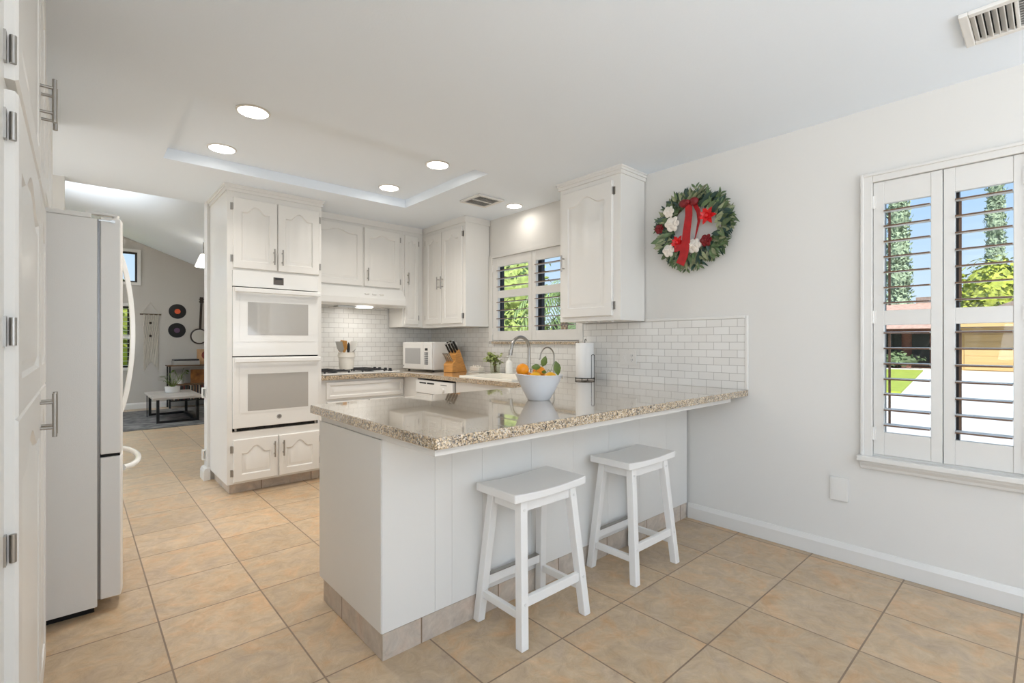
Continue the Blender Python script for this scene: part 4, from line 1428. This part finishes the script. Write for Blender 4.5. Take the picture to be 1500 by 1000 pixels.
# ------------------------------------------------------------------ ceiling fixtures
def downlight(label, x, y, z, r_, watts, spread=140):
    t = thing('ceiling_light', label, 'ceiling light', (x, y, z), 0.0, group='recessed ceiling lights')
    MB().lathe([(r_, -0.004), (r_ * 0.999, -0.0065), (0.0001, -0.008)], (0, 0, 0), 32).build('diffuser', M['light'], t, smooth=True)
    MB().lathe([(r_ + 0.001, -0.0005), (r_ + 0.012, -0.0005), (r_ + 0.011, -0.004), (r_ + 0.001, -0.008), (r_ + 0.001, -0.0005)], (0, 0, 0), 32).build('trim_ring', M['plate'], t, smooth=True)
    lamp('ceiling_light_beam', 'AREA', (x, y, z - 0.02), (0, 0, 0), watts, (1.0, 0.95, 0.89), shape='DISK', size=r_ * 2, spread=R(spread))
    return t
ZL = ZC + td
downlight('round ceiling light in the tray, nearest the camera', 0.759, 3.084, ZL, 0.078, 6.5, 112)
downlight('round ceiling light in the tray, above the refrigerator side at the back', 0.744, 3.814, ZL, 0.078, 3.2, 120)
downlight('round ceiling light in the tray, back right, nearest the corner cabinets', 2.004, 3.822, ZL, 0.078, 5.0)
downlight('round ceiling light in the tray, front right, above the sink side', 2.016, 3.087, ZL, 0.078, 5.5)
downlight('round ceiling light outside the tray, above the sink window', 3.00, 3.32, ZC, 0.066, 0.7, 170)

def vent(label, x0, x1, y0, y1, split):
    t = thing('ceiling_vent', label, 'ceiling vent', ((x0 + x1) / 2, (y0 + y1) / 2, ZC))
    z0, z1 = ZC - 0.016, ZC - 0.0005
    f = MB()
    b_ = 0.028
    f.box(x0, x1, y0, y0 + b_, z0, z1).box(x0, x1, y1 - b_, y1, z0, z1)
    f.box(x0, x0 + b_, y0 + b_, y1 - b_, z0, z1).box(x1 - b_, x1, y0 + b_, y1 - b_, z0, z1)
    ym = (y0 + y1) / 2
    f.box(x0 + b_, x1 - b_, ym - 0.006, ym + 0.006, z0, z1)
    f.build('frame', M['plate'], t, bevel=0.003)
    MB().box(x0 + b_, x1 - b_, y0 + b_, y1 - b_, ZC - 0.0025, ZC - 0.0006).build('duct_opening', M['dark'], t)
    n = 11
    for k in range(n):
        x = x0 + b_ + (k + 0.5) * (x1 - x0 - 2 * b_) / n
        for ya, yb in ((y0 + b_, ym - 0.006), (ym + 0.006, y1 - b_)):
            if split and yb > ym:
                continue
            MB().hexa([(x - 0.008, ya, z0), (x - 0.006, ya, z0), (x - 0.006, yb, z0), (x - 0.008, yb, z0)],
                      [(x + 0.004, ya, ZC - 0.003), (x + 0.006, ya, ZC - 0.003), (x + 0.006, yb, ZC - 0.003), (x + 0.004, yb, ZC - 0.003)]).build('slat', M['plate'], t)
    if split:
        for k in range(6):
            y_ = ym + 0.008 + (k + 0.5) * (y1 - b_ - ym - 0.008) / 6
            MB().hexa([(x0 + b_, y_ - 0.008, z0), (x1 - b_, y_ - 0.008, z0), (x1 - b_, y_ - 0.005, z0), (x0 + b_, y_ - 0.005, z0)],
                      [(x0 + b_, y_ + 0.006, ZC - 0.003), (x1 - b_, y_ + 0.006, ZC - 0.003), (x1 - b_, y_ + 0.009, ZC - 0.003), (x0 + b_, y_ + 0.009, ZC - 0.003)]).build('slat', M['plate'], t)
    return t
vent('small white ceiling register with dark slots near the sink light', 2.53, 2.81, 3.24, 3.52, False)
vent('white ceiling register at the upper right corner of the room', 2.52, 2.80, -0.06, 0.25, True)

# ------------------------------------------------------------------ wreath
WY, WZ = 1.640, 1.992
t = thing('wreath', 'round green leaf wreath with red ribbon and white roses on the wall', 'wreath', (XR - 0.03, WY, WZ))
rng = random.Random(11)
WX = XR - 0.045
def wp(ang_, r_, out=0.0):
    """point on the wreath as seen from the room: angle from the viewer's right, counter-clockwise"""
    return Vector((WX - out, WY - r_ * math.cos(ang_), WZ + r_ * math.sin(ang_)))
MB().tube([wp(2 * PI * k / 40, 0.195, -0.01) for k in range(41)], 0.016, 8, cap=False).build('vine_ring', M['twig'], t, smooth=True)
lm = {'wreathleaf': MB(), 'wreathdark': MB(), 'wreathpale': MB()}
for k in range(380):
    a = rng.uniform(0, 2 * PI)
    r0 = rng.uniform(0.145, 0.245) + 0.012 * math.sin(3 * a + 1)
    kind = rng.choices(['wreathleaf', 'wreathdark', 'wreathpale'], [4, 4 if (a > 2.2 and a < 4.2) or a < 1.2 else 2, 3])[0]
    o_ = rng.uniform(0.0, 0.055)
    p0 = wp(a, r0, o_)
    swirl = rng.uniform(-1.3, 1.0)
    da = a + swirl
    dd = Vector((-rng.uniform(-0.15, 0.6), -math.cos(da), math.sin(da)))
    ln = rng.uniform(0.055, 0.115)
    reach = (p0 + dd.normalized() * ln - Vector((p0.x, WY, WZ))).length
    if reach > 0.298:
        ln *= 0.6
    if reach < 0.12:
        continue
    lm[kind].leaf(p0, dd, (-1, rng.uniform(-.5, .5), rng.uniform(-.5, .5)), ln, ln * rng.uniform(0.22, 0.40), rng.uniform(0, 0.2))
sprigs = [(1.25, 0.30), (1.45, 0.31), (0.75, 0.31), (0.55, 0.30), (0.15, 0.30), (2.95, 0.31), (3.35, 0.31), (4.1, 0.30), (4.5, 0.31), (4.85, 0.30), (5.3, 0.29), (5.75, 0.29), (1.9, 0.28)]
for a, rr in sprigs:
    for k in range(7):
        s = k / 6
        p0 = wp(a - 0.25 + 0.3 * s, 0.195 + (rr - 0.235) * s, 0.015 + 0.01 * s)
        for sg in (-1, 1):
            da = a + sg * 0.7 + 0.1
            lm['wreathpale' if k % 2 else 'wreathleaf'].leaf(p0, Vector((-0.2, -math.cos(da), math.sin(da))), (-1, 0, 0.2), 0.045, 0.016)
for key, nm in (('wreathleaf', 'green_leaves'), ('wreathdark', 'dark_leaves'), ('wreathpale', 'pale_leaves')):
    tag(lm[key].build(nm, M[key], t, smooth=True, fix=False), kind='stuff')
def flower(a, r_, size, m_, nm, layers, label, pointy=False):
    c_ = wp(a, r_, 0.068)
    f = MB()
    if pointy:
        for L_ in range(layers):
            for k in range(6):
                q = 2 * PI * k / 6 + L_ * 0.5
                open_ = 0.9 - 0.3 * L_
                dd = Vector((-(1.1 - open_), -math.cos(q) * open_, math.sin(q) * open_))
                f.leaf(c_ + Vector((0.006 - 0.004 * L_, 0, 0)), dd, (-1, math.cos(q) * 0.6, -math.sin(q) * 0.6), size * (1 - 0.13 * L_), size * 0.5, 0.1)
        f.ball(c_ + Vector((-0.012, 0, 0)), size * 0.25, 10)
    else:
        for L_ in range(layers):
            rad = size * (0.62 - 0.15 * L_)
            for k in range(6 - L_ // 2):
                q = 2 * PI * k / (6 - L_ // 2) + L_ * 0.6
                b_ = MB().ball((0, 0, 0), size * (0.44 - 0.06 * L_), 10, 0.34, 1.0, 0.9)
                b_.xf(Matrix.Translation(c_ + Vector((-0.006 * L_, -math.cos(q) * rad, math.sin(q) * rad))) @ Matrix.Rotation(q, 4, 'X') @ Matrix.Rotation(R(-25 - 14 * L_), 4, 'Z'))
                f.add(b_.v, b_.f)
        f.ball(c_ + Vector((-0.012, 0, 0)), size * 0.28, 10)
    return tag(f.build(nm, m_, t, smooth=True, fix=False), label)
# as seen: angle measured from the right, counter-clockwise
flower(2.80, 0.135, 0.055, M['whiteflower'], 'rose', 4, 'white rose')
flower(2.42, 0.205, 0.042, M['whiteflower'], 'rose', 3, 'cream rose')
flower(3.02, 0.230, 0.036, M['darkred'], 'rose', 4, 'dark red rose')
flower(3.86, 0.205, 0.046, M['whiteflower'], 'rose', 4, 'cream rose')
flower(4.95, 0.130, 0.052, M['whiteflower'], 'rose', 4, 'white rose')
flower(5.55, 0.155, 0.042, M['darkred'], 'rose', 3, 'dark red rose')
flower(0.42, 0.135, 0.062, M['redflower'], 'poinsettia', 2, 'bright red flower', True)
flower(3.95, 0.125, 0.055, M['redflower'], 'poinsettia', 2, 'bright red flower', True)
rb = MB()
def strip(pts, wdt):
    pts = [Vector(p) for p in pts]
    vs_2, fs_2 = [], []
    for i, p in enumerate(pts):
        d_ = (pts[min(i + 1, len(pts) - 1)] - pts[max(i - 1, 0)]).normalized()
        s_ = d_.cross(Vector((-1, 0, 0)))
        s_ = s_.normalized() if s_.length > 1e-3 else Vector((0, 1, 0))
        w_ = wdt[i] if isinstance(wdt, list) else wdt
        for q in (Vector((0, 0, 0)), Vector((0.0015, 0, 0))):
            vs_2 += [p - s_ * w_ / 2 + q, p + s_ * w_ / 2 + q]
    for i in range(len(pts) - 1):
        a = i * 4
        fs_2 += [(a, a + 1, a + 5, a + 4), (a + 2, a + 6, a + 7, a + 3), (a, a + 4, a + 6, a + 2), (a + 1, a + 3, a + 7, a + 5)]
    rb.add(vs_2, fs_2)
# tails (seen coordinates: right +, up +)
W2 = lambda r_, u, out: Vector((WX - out, WY - r_, WZ + u))
strip([W2(0.0, 0.155, 0.082), W2(-0.005, 0.08, 0.072), W2(-0.018, -0.02, 0.075), W2(-0.018, -0.12, 0.092), W2(-0.028, -0.19, 0.098), W2(-0.058, -0.245, 0.092)], [0.05, 0.052, 0.056, 0.062, 0.062, 0.062])
strip([W2(0.03, 0.15, 0.055), W2(0.048, 0.10, 0.04), W2(0.045, 0.04, 0.03), W2(0.02, -0.06, 0.028), W2(-0.002, -0.12, 0.03)], [0.03, 0.03, 0.02, 0.008, 0.004])
strip([W2(-0.03, -0.135, 0.088), W2(-0.065, -0.13, 0.092), W2(-0.105, -0.135, 0.085)], 0.045)
rb.build('ribbon', M['red'], t, smooth=True)
bow = MB()
for sg in (-1, 1):
    c_ = W2(sg * 0.036 + 0.0, 0.165, 0.082)
    m2 = MB().ball((0, 0, 0), 0.034, 14, 0.55, 1.0, 0.82)
    m2.xf(Matrix.Translation(c_))
    bow.add(m2.v, m2.f)
m2 = MB().ball((0, 0, 0), 0.017, 12)
m2.xf(Matrix.Translation(W2(0.0, 0.165, 0.098)))
bow.add(m2.v, m2.f)
bow.build('bow', M['darkred'], t, smooth=True)

# ------------------------------------------------------------------ gate brackets on the opening's jamb
def bracket(label, z):
    t = thing('gate_bracket', label, 'bracket', (0.86, 5.08, z), group='gate brackets on the doorway jamb')
    m_ = MB()
    m_.box(0.834, 0.8615, 5.05, 5.11, z - 0.045, z - 0.035).box(0.834, 0.8615, 5.05, 5.11, z + 0.035, z + 0.045)
    m_.box(0.834, 0.841, 5.05, 5.11, z - 0.035, z + 0.035)
    m_.build('loop', M['plate'], t, bevel=0.003)
    MB().box(0.857, 0.8618, 5.045, 5.115, z - 0.034, z + 0.034).build('back_plate', M['plate'], t)
bracket('upper white gate bracket on the doorway jamb', 0.768)
bracket('lower white gate bracket on the doorway jamb', 0.215)

# ------------------------------------------------------------------ living room furniture
tag(box(-0.9, 2.3, 8.45, 10.75, 0.0005, 0.012).build('rug', M['rug'], origin=(0.7, 9.6, 0.0005), bevel=0.003), 'grey patterned area rug under the coffee table', 'rug')
t = thing('coffee_table', 'low coffee table with pale top and black metal frame on the rug', 'coffee table', (1.14, 9.4, 0.012))
tz = 0.40
MB().box(0.83, 1.47, 8.76, 10.05, tz - 0.03, tz).build('tabletop', M['tabletop'], t, bevel=0.004)
for y_ in (8.88, 9.93):
    f = MB()
    for x in (0.90, 1.40):
        f.box(x - 0.018, x + 0.018, y_ - 0.018, y_ + 0.018, 0.0125, tz - 0.0305)
    f.box(0.918, 1.382, y_ - 0.018, y_ + 0.018, 0.0125, 0.046)
    f.build('leg_frame', M['blackmetal'], t)
MB().box(1.364, 1.40, 8.898, 9.912, 0.0125, 0.046).build('stretcher', M['blackmetal'], t)
for x, y_ in ((0.85, 9.80), (1.455, 9.35)):
    MB().box(x - 0.006, x + 0.006, y_ - 0.006, y_ + 0.006, 0.0125, tz - 0.0305).build('thin_leg', M['blackmetal'], t)

rng = random.Random(5)
qx, qy, qz = 1.17, 9.62, tz + 0.0005
t = thing('potted_plant', 'small plant in a low white pot on the coffee table', 'plant', (qx, qy, qz))
MB().lathe([(0.085, 0), (0.10, 0.006), (0.105, 0.10), (0.098, 0.10), (0.09, 0.012), (0.0001, 0.012)], (qx, qy, qz), 24).build('pot', M['planter'], t, smooth=True)
MB().cyl((qx, qy, qz + 0.02), (qx, qy, qz + 0.088), 0.09, 0.095, 20).build('soil', M['twig'], t)
lf = MB()
for k in range(18):
    a = rng.uniform(0, 2 * PI)
    top = Vector((qx + 0.11 * math.cos(a), qy + 0.11 * math.sin(a), qz + rng.uniform(0.17, 0.30)))
    lf.tube([(qx, qy, qz + 0.07), ((qx + top.x) / 2, (qy + top.y) / 2, top.z * 0.72 + 0.10), top], 0.003, 5)
    lf.leaf(top, (math.cos(a), math.sin(a), 0.2), (0, 0, 1), 0.08, 0.045)
lf.build('foliage', M['leaf'], t, smooth=True, fix=False)

t = thing('console_shelf', 'black metal console shelf with wood boards against the living room wall', 'shelf', (1.8, 11.0, 0))
sx0, sx1, sy0, sy1 = 1.26, 2.35, 10.78, 11.14
for x in (sx0 + 0.012, sx1 - 0.012):
    for y_ in (sy0 + 0.012, sy1 - 0.012):
        MB().box(x - 0.011, x + 0.011, y_ - 0.011, y_ + 0.011, 0.0005, 0.775).build('post', M['blackmetal'], t)
for z, m_ in ((0.795, 'darkwood'), (0.44, 'darkwood'), (0.15, 'blackmetal')):
    MB().box(sx0 + (0.024 if z < 0.7 else -0.02), sx1 - (0.024 if z < 0.7 else -0.02), sy0, sy1, z - 0.02, z).build('shelf_board', M[m_], t)
pal = [srgb(60, 40, 34), srgb(150, 112, 84), srgb(44, 46, 56), srgb(96, 66, 48), srgb(190, 176, 156), srgb(70, 76, 70), srgb(120, 50, 40), srgb(36, 34, 34)]
pm_ = [mat('sleeve_%s' % n_, c_, 0.6) for n_, c_ in zip(('umber', 'tan', 'navy', 'brown', 'cream', 'olive', 'rust', 'black'), pal)]
x = sx0 + 0.05
for k in range(42):
    wd = 0.012 + 0.006 * rng.random()
    tag(MB().box(x, x + wd, sy0 + 0.01, sy1 - 0.03, 0.1505, 0.1505 + 0.255 + 0.012 * rng.random()).build('record_sleeve', pm_[rng.randrange(8)], origin=(x, 10.96, 0.1505)),
        'thin record sleeve standing on the lowest shelf of the console', 'record', 'record sleeves on the console shelf')
    x += wd + 0.007
t = thing('turntable', 'silver record player on top of the console shelf', 'record player', (1.52, 10.95, 0.796))
MB().box(1.33, 1.74, 10.80, 11.12, 0.796, 0.872).build('plinth', M['steel'], t, bevel=0.004)
MB().box(1.34, 1.73, 10.81, 11.11, 0.873, 0.900).build('dust_cover', M['black'], t, bevel=0.003)
tag(MB().box(1.62, 1.88, 10.99, 11.012, 0.4405, 0.70).build('record_cover', mat('amber_cover_art', srgb(150, 96, 44), 0.5, vary=0.6, scale=9), origin=(1.75, 11.0, 0.4405)), 'amber and brown record cover leaning on the middle shelf', 'record cover')
cv = tag(MB().box(1.73, 2.02, 11.03, 11.05, 0.7955, 1.085).build('record_cover', mat('cream_cover_art', srgb(196, 152, 108), 0.5, vary=0.35, scale=5), origin=(1.87, 11.04, 0.7955)), 'cream and red record cover standing on the console top', 'record cover')
MB().cyl((1.89, 11.0295, 0.97), (1.89, 11.0285, 0.97), 0.085, n=24).build('red_print', mat('red_print', srgb(122, 44, 36), 0.5, vary=0.4, scale=12), cv)
rng2 = random.Random(9)
t = thing('trailing_plant', 'thin-stemmed plant on the middle shelf of the console', 'plant', (1.45, 10.95, 0.441))
MB().lathe([(0.05, 0), (0.055, 0.005), (0.06, 0.08), (0.054, 0.08), (0.045, 0.01), (0.0001, 0.01)], (1.45, 10.95, 0.441), 20).build('pot', M['planter'], t, smooth=True)
lf = MB()
for k in range(6):
    a = rng2.uniform(0, 2 * PI)
    top = Vector((1.45 + 0.09 * math.cos(a), 10.95 + 0.05 * math.sin(a), 0.441 + rng2.uniform(0.20, 0.30)))
    lf.tube([(1.45, 10.95, 0.46), ((1.45 + top.x) / 2 - 0.01, 10.95, 0.60), top], 0.004, 5)
    lf.leaf(top, (math.cos(a), math.sin(a), -0.4), (0, -1, 1), 0.07, 0.03)
lf.build('foliage', M['leaf'], t, smooth=True, fix=False)

def record(label, x, z, lm_):
    t = thing('vinyl_record', label, 'record', (x, FW - 0.003, z))
    y_ = FW - 0.0005
    MB().cyl((x, y_, z), (x, y_ - 0.004, z), 0.140, n=48).build('disc', M['vinyl'], t)
    MB().cyl((x, y_ - 0.0042, z), (x, y_ - 0.0055, z), 0.048, n=32).build('centre_label', M[lm_], t)
record('black vinyl record with orange label on the wall, the upper one', 1.440, 1.807, 'orangelabel')
record('black vinyl record with purple label on the wall, the lower one', 1.432, 1.446, 'purplelabel')

t = thing('banjo', 'dark banjo hanging on the living room wall beside the records', 'banjo', (1.79, FW - 0.01, 1.33))
y_ = FW - 0.002
MB().tube([(1.79 + 0.135 * math.cos(a * PI / 20), y_ - 0.03, 1.335 + 0.135 * math.sin(a * PI / 20)) for a in range(41)], 0.018, 8, cap=False).build('rim', M['banjowood'], t, smooth=True)
MB().cyl((1.79, y_ - 0.045, 1.335), (1.79, y_ - 0.036, 1.335), 0.128, n=40).build('head_skin', M['banjohead'], t)
MB().bar((1.80, y_ - 0.045, 1.475), (1.825, y_ - 0.030, 1.98), 0.04, 0.02, (0, -1, 0)).build('neck', M['banjowood'], t)
pg_ = MB().bar((1.8255, y_ - 0.030, 1.982), (1.83, y_ - 0.025, 2.10), 0.06, 0.016, (0, -1, 0))
for k in range(2):
    pg_.cyl((1.785, y_ - 0.028, 2.01 + k * 0.05), (1.87, y_ - 0.028, 2.01 + k * 0.05), 0.008, n=8)
pg_.build('peghead', M['banjowood'], t)

t = thing('macrame_hanging', 'off white macrame hanging on a wooden dowel, on the living room wall', 'wall hanging', (1.02, FW - 0.01, 1.2))
y_ = FW - 0.014
dw = MB().cyl((0.865, y_, 1.735), (1.185, y_, 1.735), 0.011, n=12).build('dowel', M['twig'], t, smooth=True)
MB().tube([(0.89, y_, 1.745), (1.02, y_, 1.955), (1.15, y_, 1.745)], 0.004, 6).build('hanging_cord', M['macrame'], t, smooth=True)
cd_ = MB()
for k in range(20):
    x = 0.925 + k * 0.0112
    edge = abs(k - 9.5) / 9.5
    zb = 0.86 - 0.17 * edge + rng.uniform(-0.04, 0.04)
    pts = []
    for q in range(13):
        s = q / 12
        z = 1.735 - s * (1.735 - zb)
        pts.append((x + 0.010 * math.sin(s * 18 + k * 2.1) * (0.4 if s > 0.5 else 1), y_ - 0.004 - 0.004 * math.cos(s * 18 + k), z))
    cd_.tube(pts, 0.0052, 5)
cd_.build('knotted_cords', M['macrame'], t, smooth=True)
bd_ = MB()
for z in (1.575, 1.335):
    bd_.ball((1.02, y_ - 0.02, z), 0.022, 12)
bd_.build('beads', M['banjowood'], t, smooth=True)

t = thing('pendant_lamp', 'lit white glass pendant lamp seen through the doorway', 'lamp', (1.50, 9.0, 2.42))
MB().lathe([(0.115, 0), (0.118, 0.004), (0.055, 0.17), (0.04, 0.20), (0.0375, 0.20), (0.052, 0.168), (0.112, 0.004), (0.115, 0)], (1.50, 9.0, 2.41), 28).build('shade', M['lampglass'], t, smooth=True)
MB().cyl((1.50, 9.0, 2.605), (1.50, 9.0, vz(1.50) - 0.002), 0.008, n=8).build('rod', M['nickel'], t)
lamp('pendant_lamp_light', 'POINT', (1.50, 9.0, 2.40), (0, 0, 0), 5, (1, 0.9, 0.78), shadow_soft_size=0.08)

# ------------------------------------------------------------------ outdoors
GZ = -0.32
M['lawn'] = mat('sunlit_lawn', srgb(150, 158, 52), 0.9, vary=0.15, scale=3)
M['concrete'] = mat('pale_concrete', srgb(206, 200, 190), 0.9, vary=0.05, scale=2)
M['asphalt'] = mat('pale_asphalt', srgb(198, 188, 178), 0.9, vary=0.05, scale=3)
M['siding'] = mat('tan_lap_siding', srgb(178, 146, 96), 0.7, vary=0.08, scale=4, stretch=(1, 0.3, 8))
M['brickdark'] = mat('dark_red_brick', srgb(110, 72, 60), 0.85, vary=0.25, scale=14)
M['shingle'] = mat('grey_brown_shingles', srgb(126, 110, 100), 0.85, vary=0.25, scale=6)
M['roofpale'] = mat('pale_red_roof', srgb(176, 140, 122), 0.85, vary=0.2, scale=5)
M['cypress'] = mat('cypress_foliage', srgb(140, 154, 126), 0.8, vary=0.35, scale=3)
M['bush'] = mat('bush_foliage', srgb(150, 158, 58), 0.75, vary=0.45, scale=2.5)
M['tree'] = mat('tree_foliage', srgb(140, 152, 78), 0.7, vary=0.5, scale=4)
M['treedark'] = mat('dark_tree_foliage', srgb(88, 104, 70), 0.75, vary=0.4, scale=4)
M['palm'] = mat('palm_frond', srgb(120, 140, 80), 0.6, vary=0.3, scale=6)
M['bark'] = mat('bark', srgb(112, 92, 72), 0.9, vary=0.3, scale=8)
struct(box(3.33, 110, -60, 90, GZ - 0.2, GZ).build('ground', M['concrete']))
struct(box(8, 15.5, -60, 90, GZ, GZ + 0.012).build('street', M['asphalt']))
lawn = MB().prism([(18.5, 3.1), (33.6, 4.7), (33.6, 14), (18.5, 14)], XYZ, GZ, GZ + 0.05)
tag(lawn.build('lawn', M['lawn'], origin=(26, 9, GZ)), 'bright yellow-green lawn across the street', 'lawn', kind='stuff')

t = thing('house', 'low tan house with brown roof across the street', 'house', (40, 3, GZ))
g0 = GZ
MB().box(36, 44, -3.0, 3.75, g0, 2.0).build('garage_wall', M['siding'], t)
gd = MB()
for k in range(5):
    gd.box(35.95, 35.999, -2.4, 3.3, g0 + 0.05 + k * 0.38, g0 + 0.42 + k * 0.38)
gd.build('garage_door', M['siding'], t)
MB().box(37.2, 44, 3.751, 13, g0, 2.0).build('brick_wall', M['brickdark'], t)
MB().box(37.1, 37.19, 6.2, 8.6, g0 + 0.05, 1.75).build('window', M['blackmetal'], t)
MB().box(37.1, 37.19, 4.9, 5.7, g0 + 0.1, 1.7).build('front_door', M['blackmetal'], t)
MB().prism([(-3.8, 2.0), (4.5, 2.0), (0.8, 3.55)], lambda u, v, w: (w, u, v), 34.9, 45).build('garage_roof', M['shingle'], t)
MB().prism([(-3.2, 2.02), (3.9, 2.02), (0.8, 3.3)], lambda u, v, w: (w, u, v), 34.84, 34.895).build('gable', M['siding'], t)
MB().prism([(35.6, 2.0), (45, 2.0), (41, 3.75)], lambda u, v, w: (u, w, v), 4.55, 15).build('main_roof', M['roofpale'], t)
MB().box(41, 41.5, 5.3, 6.1, 3.7, 4.15).build('chimney', M['shingle'], t)

def foliage(c_, rad, n_, size, seed, up=0.0, core=True):
    rg = random.Random(seed)
    m_ = MB()
    c_ = Vector(c_)
    for k in range(n_):
        d_ = Vector((rg.gauss(0, 1), rg.gauss(0, 1), rg.gauss(0, 1))).normalized()
        q = rg.uniform(0.62, 1.02)
        wob = 0.85 + 0.3 * noise.noise(d_ * 2.3 + Vector((seed, 0, 0)))
        p = c_ + Vector((d_.x * rad[0], d_.y * rad[1], d_.z * rad[2])) * q * wob
        dd = Vector((rg.uniform(-1, 1), rg.uniform(-1, 1), rg.uniform(-0.6, 0.6) + up))
        m_.leaf(p, dd, d_ + Vector((rg.uniform(-.4, .4), rg.uniform(-.4, .4), rg.uniform(-.2, .5))), size * rg.uniform(0.7, 1.3), size * rg.uniform(0.4, 0.7))
    if core:
        m_.ball(c_, 1.0, 16, rad[0] * 0.72, rad[1] * 0.72, rad[2] * 0.72)
    return m_

def tree(name, label, base, crowns, trunk, m_, n_, size, seed, group=None, up=0.0):
    t = thing(name, label, 'tree', base, group=group)
    f = MB()
    for i, (dx, dy, dz, rx, ry, rz) in enumerate(crowns):
        q = foliage((base[0] + dx, base[1] + dy, base[2] + dz), (rx, ry, rz), n_, size, seed + i, up)
        f.add(q.v, q.f)
    f.build('crown', M[m_], t, fix=False)
    MB().tube([base, (base[0], base[1], base[2] + trunk[1])], [trunk[0], trunk[0] * 0.7], 10).build('trunk', M['bark'], t, smooth=True)
    return t
# beyond the dining window
def cypress(label, x, y, h, r_, seed):
    cr = [(0, 0, 0.4 + (k + 0.5) * h / 7, r_ * (1 - 0.07 * k), r_ * (1 - 0.07 * k), h / 7 * 0.9) for k in range(7)]
    tree('cypress_tree', label, (x, y, GZ), cr, (0.3, 2.0), 'cypress', 1300, 0.28, seed, 'cypresses beyond the house', 0.7)
cypress('tall cypress seen through the left shutter panel', 48, 8.2, 17, 1.15, 1)
cypress('tall slim cypress seen through the right shutter panel', 55, 3.2, 22, 0.85, 2)
tree('shade_tree', 'wide sunlit yellow-green tree behind the garage roof', (49.5, 2.4, GZ), [(0, 0.6, 5.0, 2, 2.4, 3.0), (0, -2.2, 5.2, 2, 2.2, 3.1), (0.3, 1.6, 3.8, 2, 1.3, 2.2)], (0.35, 3), 'bush', 1500, 0.42, 21)
tree('shrub', 'low yellow-green shrub in front of the brick house wall', (34.0, 8.0, GZ), [(0, 0, 1.95, 0.8, 1.5, 0.45)], (0.06, 1.7), 'bush', 500, 0.22, 31)
tree('shrub', 'dark low shrub under the brick wall window', (36.2, 6.6, GZ), [(0, 0, 0.5, 0.5, 1.8, 0.45)], (0.06, 0.3), 'treedark', 300, 0.25, 33)
# beyond the sink window
tree('garden_tree', 'dense sunlit green tree behind the left sink shutter panel', (11.2, 13.0, GZ), [(0, 0, 3.3, 1.7, 2.2, 1.7), (0, -0.5, 2.0, 1.4, 1.7, 1.3), (0, 1.1, 4.2, 1.5, 1.6, 1.3)], (0.14, 2.2), 'tree', 1300, 0.2, 41)
tree('garden_tree', 'dark green shrub low behind the left sink shutter panel', (7.3, 8.3, GZ), [(0, 0, 1.0, 0.6, 0.65, 0.7), (0.1, 0.5, 1.1, 0.6, 0.6, 0.75)], (0.08, 0.8), 'treedark', 600, 0.15, 51)
def palm(label, x, y, h, n_, ln, seed):
    rg = random.Random(seed)
    t = thing('palm_tree', label, 'tree', (x, y, GZ))
    MB().tube([(x, y, GZ), (x + 0.05, y, GZ + h * 0.5), (x, y, GZ + h)], [0.13, 0.10, 0.11], 10).build('trunk', M['bark'], t, smooth=True)
    f = MB()
    for k in range(n_):
        a = 2 * PI * k / n_ + rg.uniform(-0.2, 0.2)
        el = rg.uniform(-0.1, 1.0)
        pts = []
        for q in range(9):
            s = q / 8
            pts.append(Vector((x + math.cos(a) * ln * s, y + math.sin(a) * ln * s, GZ + h + ln * (el * s - 1.05 * s * s))))
        f.tube(pts, [0.02 - 0.017 * q / 8 for q in range(9)], 5)
        for q in range(1, 9):
            for hlf in (0, 0.5):
                p = pts[q - 1].lerp(pts[q], 1 - hlf)
                dr = (pts[q] - pts[q - 1]).normalized()
                sd = dr.cross(Vector((0, 0, 1))).normalized()
                for sg in (-1, 1):
                    f.leaf(p, sd * sg + dr * 0.7 - Vector((0, 0, 0.35)), (0, 0, 1), ln * 0.32, 0.045, 0.3)
    f.build('fronds', M['palm'], t, fix=False)
palm('feathery palm behind the right sink shutter panel', 10.4, 9.4, 3.0, 16, 1.35, 61)
tree('garden_tree', 'low yellow-green shrub under the palm behind the right sink shutter panel', (8.2, 7.0, GZ), [(0, 0, 1.05, 0.5, 0.6, 0.6)], (0.07, 0.8), 'bush', 400, 0.16, 71)
tree('garden_tree', 'grey-green hedge far behind the palm', (14.6, 12.4, GZ), [(0, 0, 1.7, 1.0, 2.2, 1.3), (0, -3.0, 1.5, 1.0, 1.6, 1.1)], (0.1, 1.0), 'treedark', 500, 0.3, 81)
tag(box(17.0, 17.2, 7, 28, GZ, 1.5).build('garden_wall', M['concrete'], origin=(17.1, 13, GZ)), 'pale garden wall behind the palm and shrubs', 'garden wall')
# beyond the living room
tree('garden_tree', 'sunlit yellow-green tree outside the living room window', (0.0, 15.5, GZ), [(0, 0, 1.7, 2.2, 1.0, 1.7)], (0.12, 1.2), 'bush', 700, 0.28, 91)
tag(box(-8, 8, 11.45, 30, GZ - 0.2, GZ).build('back_lawn', M['lawn'], origin=(0, 20, GZ)), 'sunlit lawn behind the living room', 'lawn', kind='stuff')
